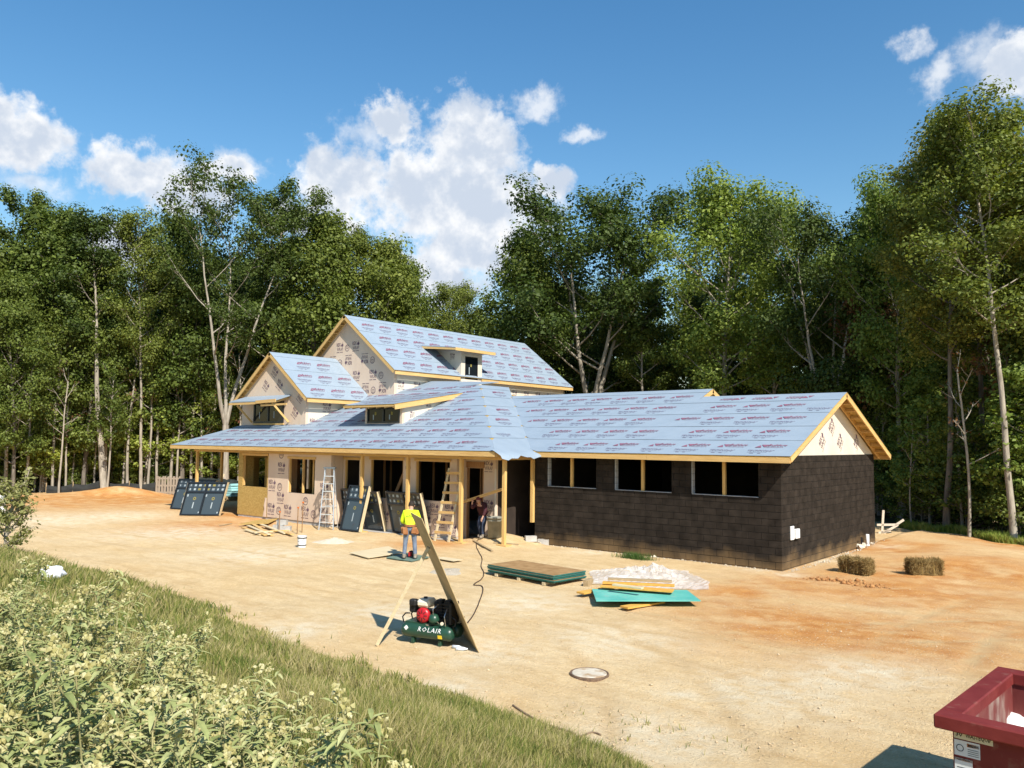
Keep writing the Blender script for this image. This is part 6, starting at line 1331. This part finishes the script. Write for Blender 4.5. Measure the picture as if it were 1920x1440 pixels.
    sj = {'waistb': (up('pelvis','chest',.10), (.175,.140)), 'mid': (up('pelvis','chest',.5), (.180,.138)), 'chest': (J['chest'], (.205,.148)), 'collar': (up('chest','head',.36), (.085,.08))}; sb = [('waistb','mid'), ('mid','chest'), ('chest','collar')]
    for s in 'lr':
        sj.update({s+'sh': (J[s+'sh'], .092), s+'ua': (up(s+'sh', s+'el', .55), .080), s+'el': (J[s+'el'], .070), s+'fa': (up(s+'el', s+'wr', .78), .052)}); sb += [('chest', s+'sh'), (s+'sh', s+'ua'), (s+'ua', s+'el'), (s+'el', s+'fa')]
    sh_ = skin('shirt', sj, sb, shirt, R, root='mid')
    pj = {'waist': (up('pelvis','chest',.14), (.142,.112)), 'pelvis': (J['pelvis'], (.150,.122))}; pb = [('waist','pelvis')]
    for s in 'lr': pj.update({s+'hip': (J[s+'hip'], .102), s+'th': (up(s+'hip', s+'kn', .5), .090), s+'kn': (J[s+'kn'], .073), s+'ca': (up(s+'kn', s+'an', .5), .068), s+'an': (tuple(g(s+'an') + Vector((0,0,.01))), .062)}); pb += [('pelvis', s+'hip'), (s+'hip', s+'th'), (s+'th', s+'kn'), (s+'kn', s+'ca'), (s+'ca', s+'an')]
    skin('trousers', pj, pb, pants, R, root='pelvis')
    for s in 'lr':
        a = g(s+'an'); MB().lathe([(0,-.13),(.04,-.12),(.052,-.05),(.05,.06),(.058,.10),(.04,.12),(0,.125)], (a.x, a.y+.055, .05), (0,1,0), 12).build('boot', boots, R, True); MB().tube([(a.x,a.y,.03), (a.x,a.y,.16)], [.055, .052], 10).build('boot', boots, R, True)
    return R, sh_
YELLOW = mat('hi_vis_shirt', (.60,.80,.01), (.68,.86,.03), 5, .7, .4, 12); JEANS = mat('jeans', (.11,.14,.20), (.17,.21,.28), 6, .85, .4, 20); BOOT = mat('work_boot', (.20,.16,.12), (.28,.24,.19), 8, .9)
wl = on(gp(768, 1051), .055); to = Vector((CF[0], CF[1], 0)).normalized(); yaw = math.atan2(to.y, to.x) - math.pi/2
J = dict(pelvis=(0,-.05,.93), chest=(-.01,.10,1.31), head=(0,.24,1.56), face=(0,.8,-.6), lsh=(-.185,.10,1.36), rsh=(.185,.10,1.36), lel=(-.27,.10,1.08), rel=(.27,.12,1.09), lwr=(-.13,.33,1.02), rwr=(.14,.35,1.06), lhip=(-.10,-.04,.88), rhip=(.10,-.04,.88), lkn=(-.135,.0,.49), rkn=(.135,.02,.49), lan=(-.165,-.02,.09), ran=(.165,.0,.09))
R, sh_ = person('person', 'worker seen from behind in neon yellow shirt, tool belt and jeans', wl, yaw, J, (YELLOW, JEANS, BOOT), ('dark_hair', (.02,.014,.01), (.04,.028,.02), 'hair'))
LEA = mat('leather_belt', (.26,.10,.035), (.36,.16,.06), 9, .7, .4, 25); mb = MB(); prof = []
for z, r in ((-.035, 0), (.035, .004)):
    for k in range(24): t = 2*math.pi*k/24; mb.v.append(((.178+r)*math.cos(t), -.035 + (.150+r)*math.sin(t), .99 + z))
for k in range(24): mb.f.append((k, (k+1) % 24, 24+(k+1) % 24, 24+k))
belt = mb.build('tool_belt', LEA, R, True)
for x, y, w, d, h, z in ((-.19,-.06,.06,.07,.20,.84), (-.13,-.15,.07,.05,.22,.83), (.20,-.05,.07,.08,.21,.83), (.14,-.16,.07,.05,.19,.85), (.225,.06,.05,.06,.16,.86)): MB().obox((x,y,z), (w*1.1,0,0), (0,d,0), (x*.10,0,h/2)).build('pouch', LEA, belt, bevel=.022)
MB().beam((.24,-.02,.98), (.25,-.04,.72), .03, .03).build('hammer', BLKP, belt)
INKS = mat('shirt_print', (.04,.07,.02))     # curved print across the shoulders
cx = Vector((-.005, .1, 1.27)); pr = MB()
tv, tf = fit(text2d('ISLAND', 1, .2, .01), -.105, 0, .21, .075)
pr.v = [(x, -.048 + .35*x*x + (.06-y)*-.30 - .012, 1.255 + y - 1.6*x*x) for x, y in tv]; pr.f = tf
pr.v = [(a*1.15, b-.052, c) for a, b, c in pr.v]
o = pr.build('shirt_print', INKS, R); stuff(o)
TOOLR = mat('tool_red', (.40,.03,.03), None, rough=.4); q = wl + to*.35; T = thing('nail_gun', 'red power tool on the ground between the worker feet', 'tool', (q.x, q.y, gz(q.x, q.y)+.06), .4); MB().box(-.05,-.14,.02,.05,.14,.16).build('body', TOOLR, T, bevel=.02); MB().box(-.02,-.12,.16,.02,.06,.19).build('handle', BLKP, T, bevel=.008); MB().lathe([(0,0),(.09,0),(.09,.03),(0,.03)], (.05,0,.10), (1,0,0), 16).build('guard', BLKP, T)
# second worker, boards on the shoulder; shade put into his clothes' colours
SHADE_SHIRT = mat('shade_toned_shirt', (.045,.012,.015), (.06,.016,.02), 6, .8); SHADE_JEANS = mat('shade_toned_jeans', (.03,.04,.07), (.05,.065,.11), 6, .85)
wl2 = on(at_y(904, 994, -1.22)); yaw2 = yaw + math.radians(150)
J2 = dict(pelvis=(0,-.08,.82), chest=(0,.12,1.14), head=(-.02,.30,1.33), face=(0,1,-.35), lsh=(-.18,.12,1.19), rsh=(.18,.12,1.20), lel=(-.26,.22,.96), rel=(.25,.30,1.04), lwr=(-.22,.34,.74), rwr=(.20,.36,1.25), lhip=(-.09,-.06,.78), rhip=(.09,-.06,.78), lkn=(-.11,.10,.44), rkn=(.12,.02,.43), lan=(-.11,.12,.09), ran=(.13,-.14,.09))
R2, _ = person('person', 'stooping worker in maroon shirt toned darker for shade carrying boards in the shaded passage', wl2, yaw2, J2, (SHADE_SHIRT, SHADE_JEANS, BOOT), ('dark_red_cap', (.12,.02,.025), (.15,.03,.03), 'cap'))
pA, pB = at_y(852, 948, -1.42), at_y(941, 919, -1.55)
for k in range(2): plank('carried_board', ('upper of two boards carried by the stooping worker', 'lower of two boards carried by the stooping worker')[k], 'board', pA + Vector((0,0,.05-.05*k)), pB + Vector((0,.01*k,.05-.05*k)), .09, .04, PINE)
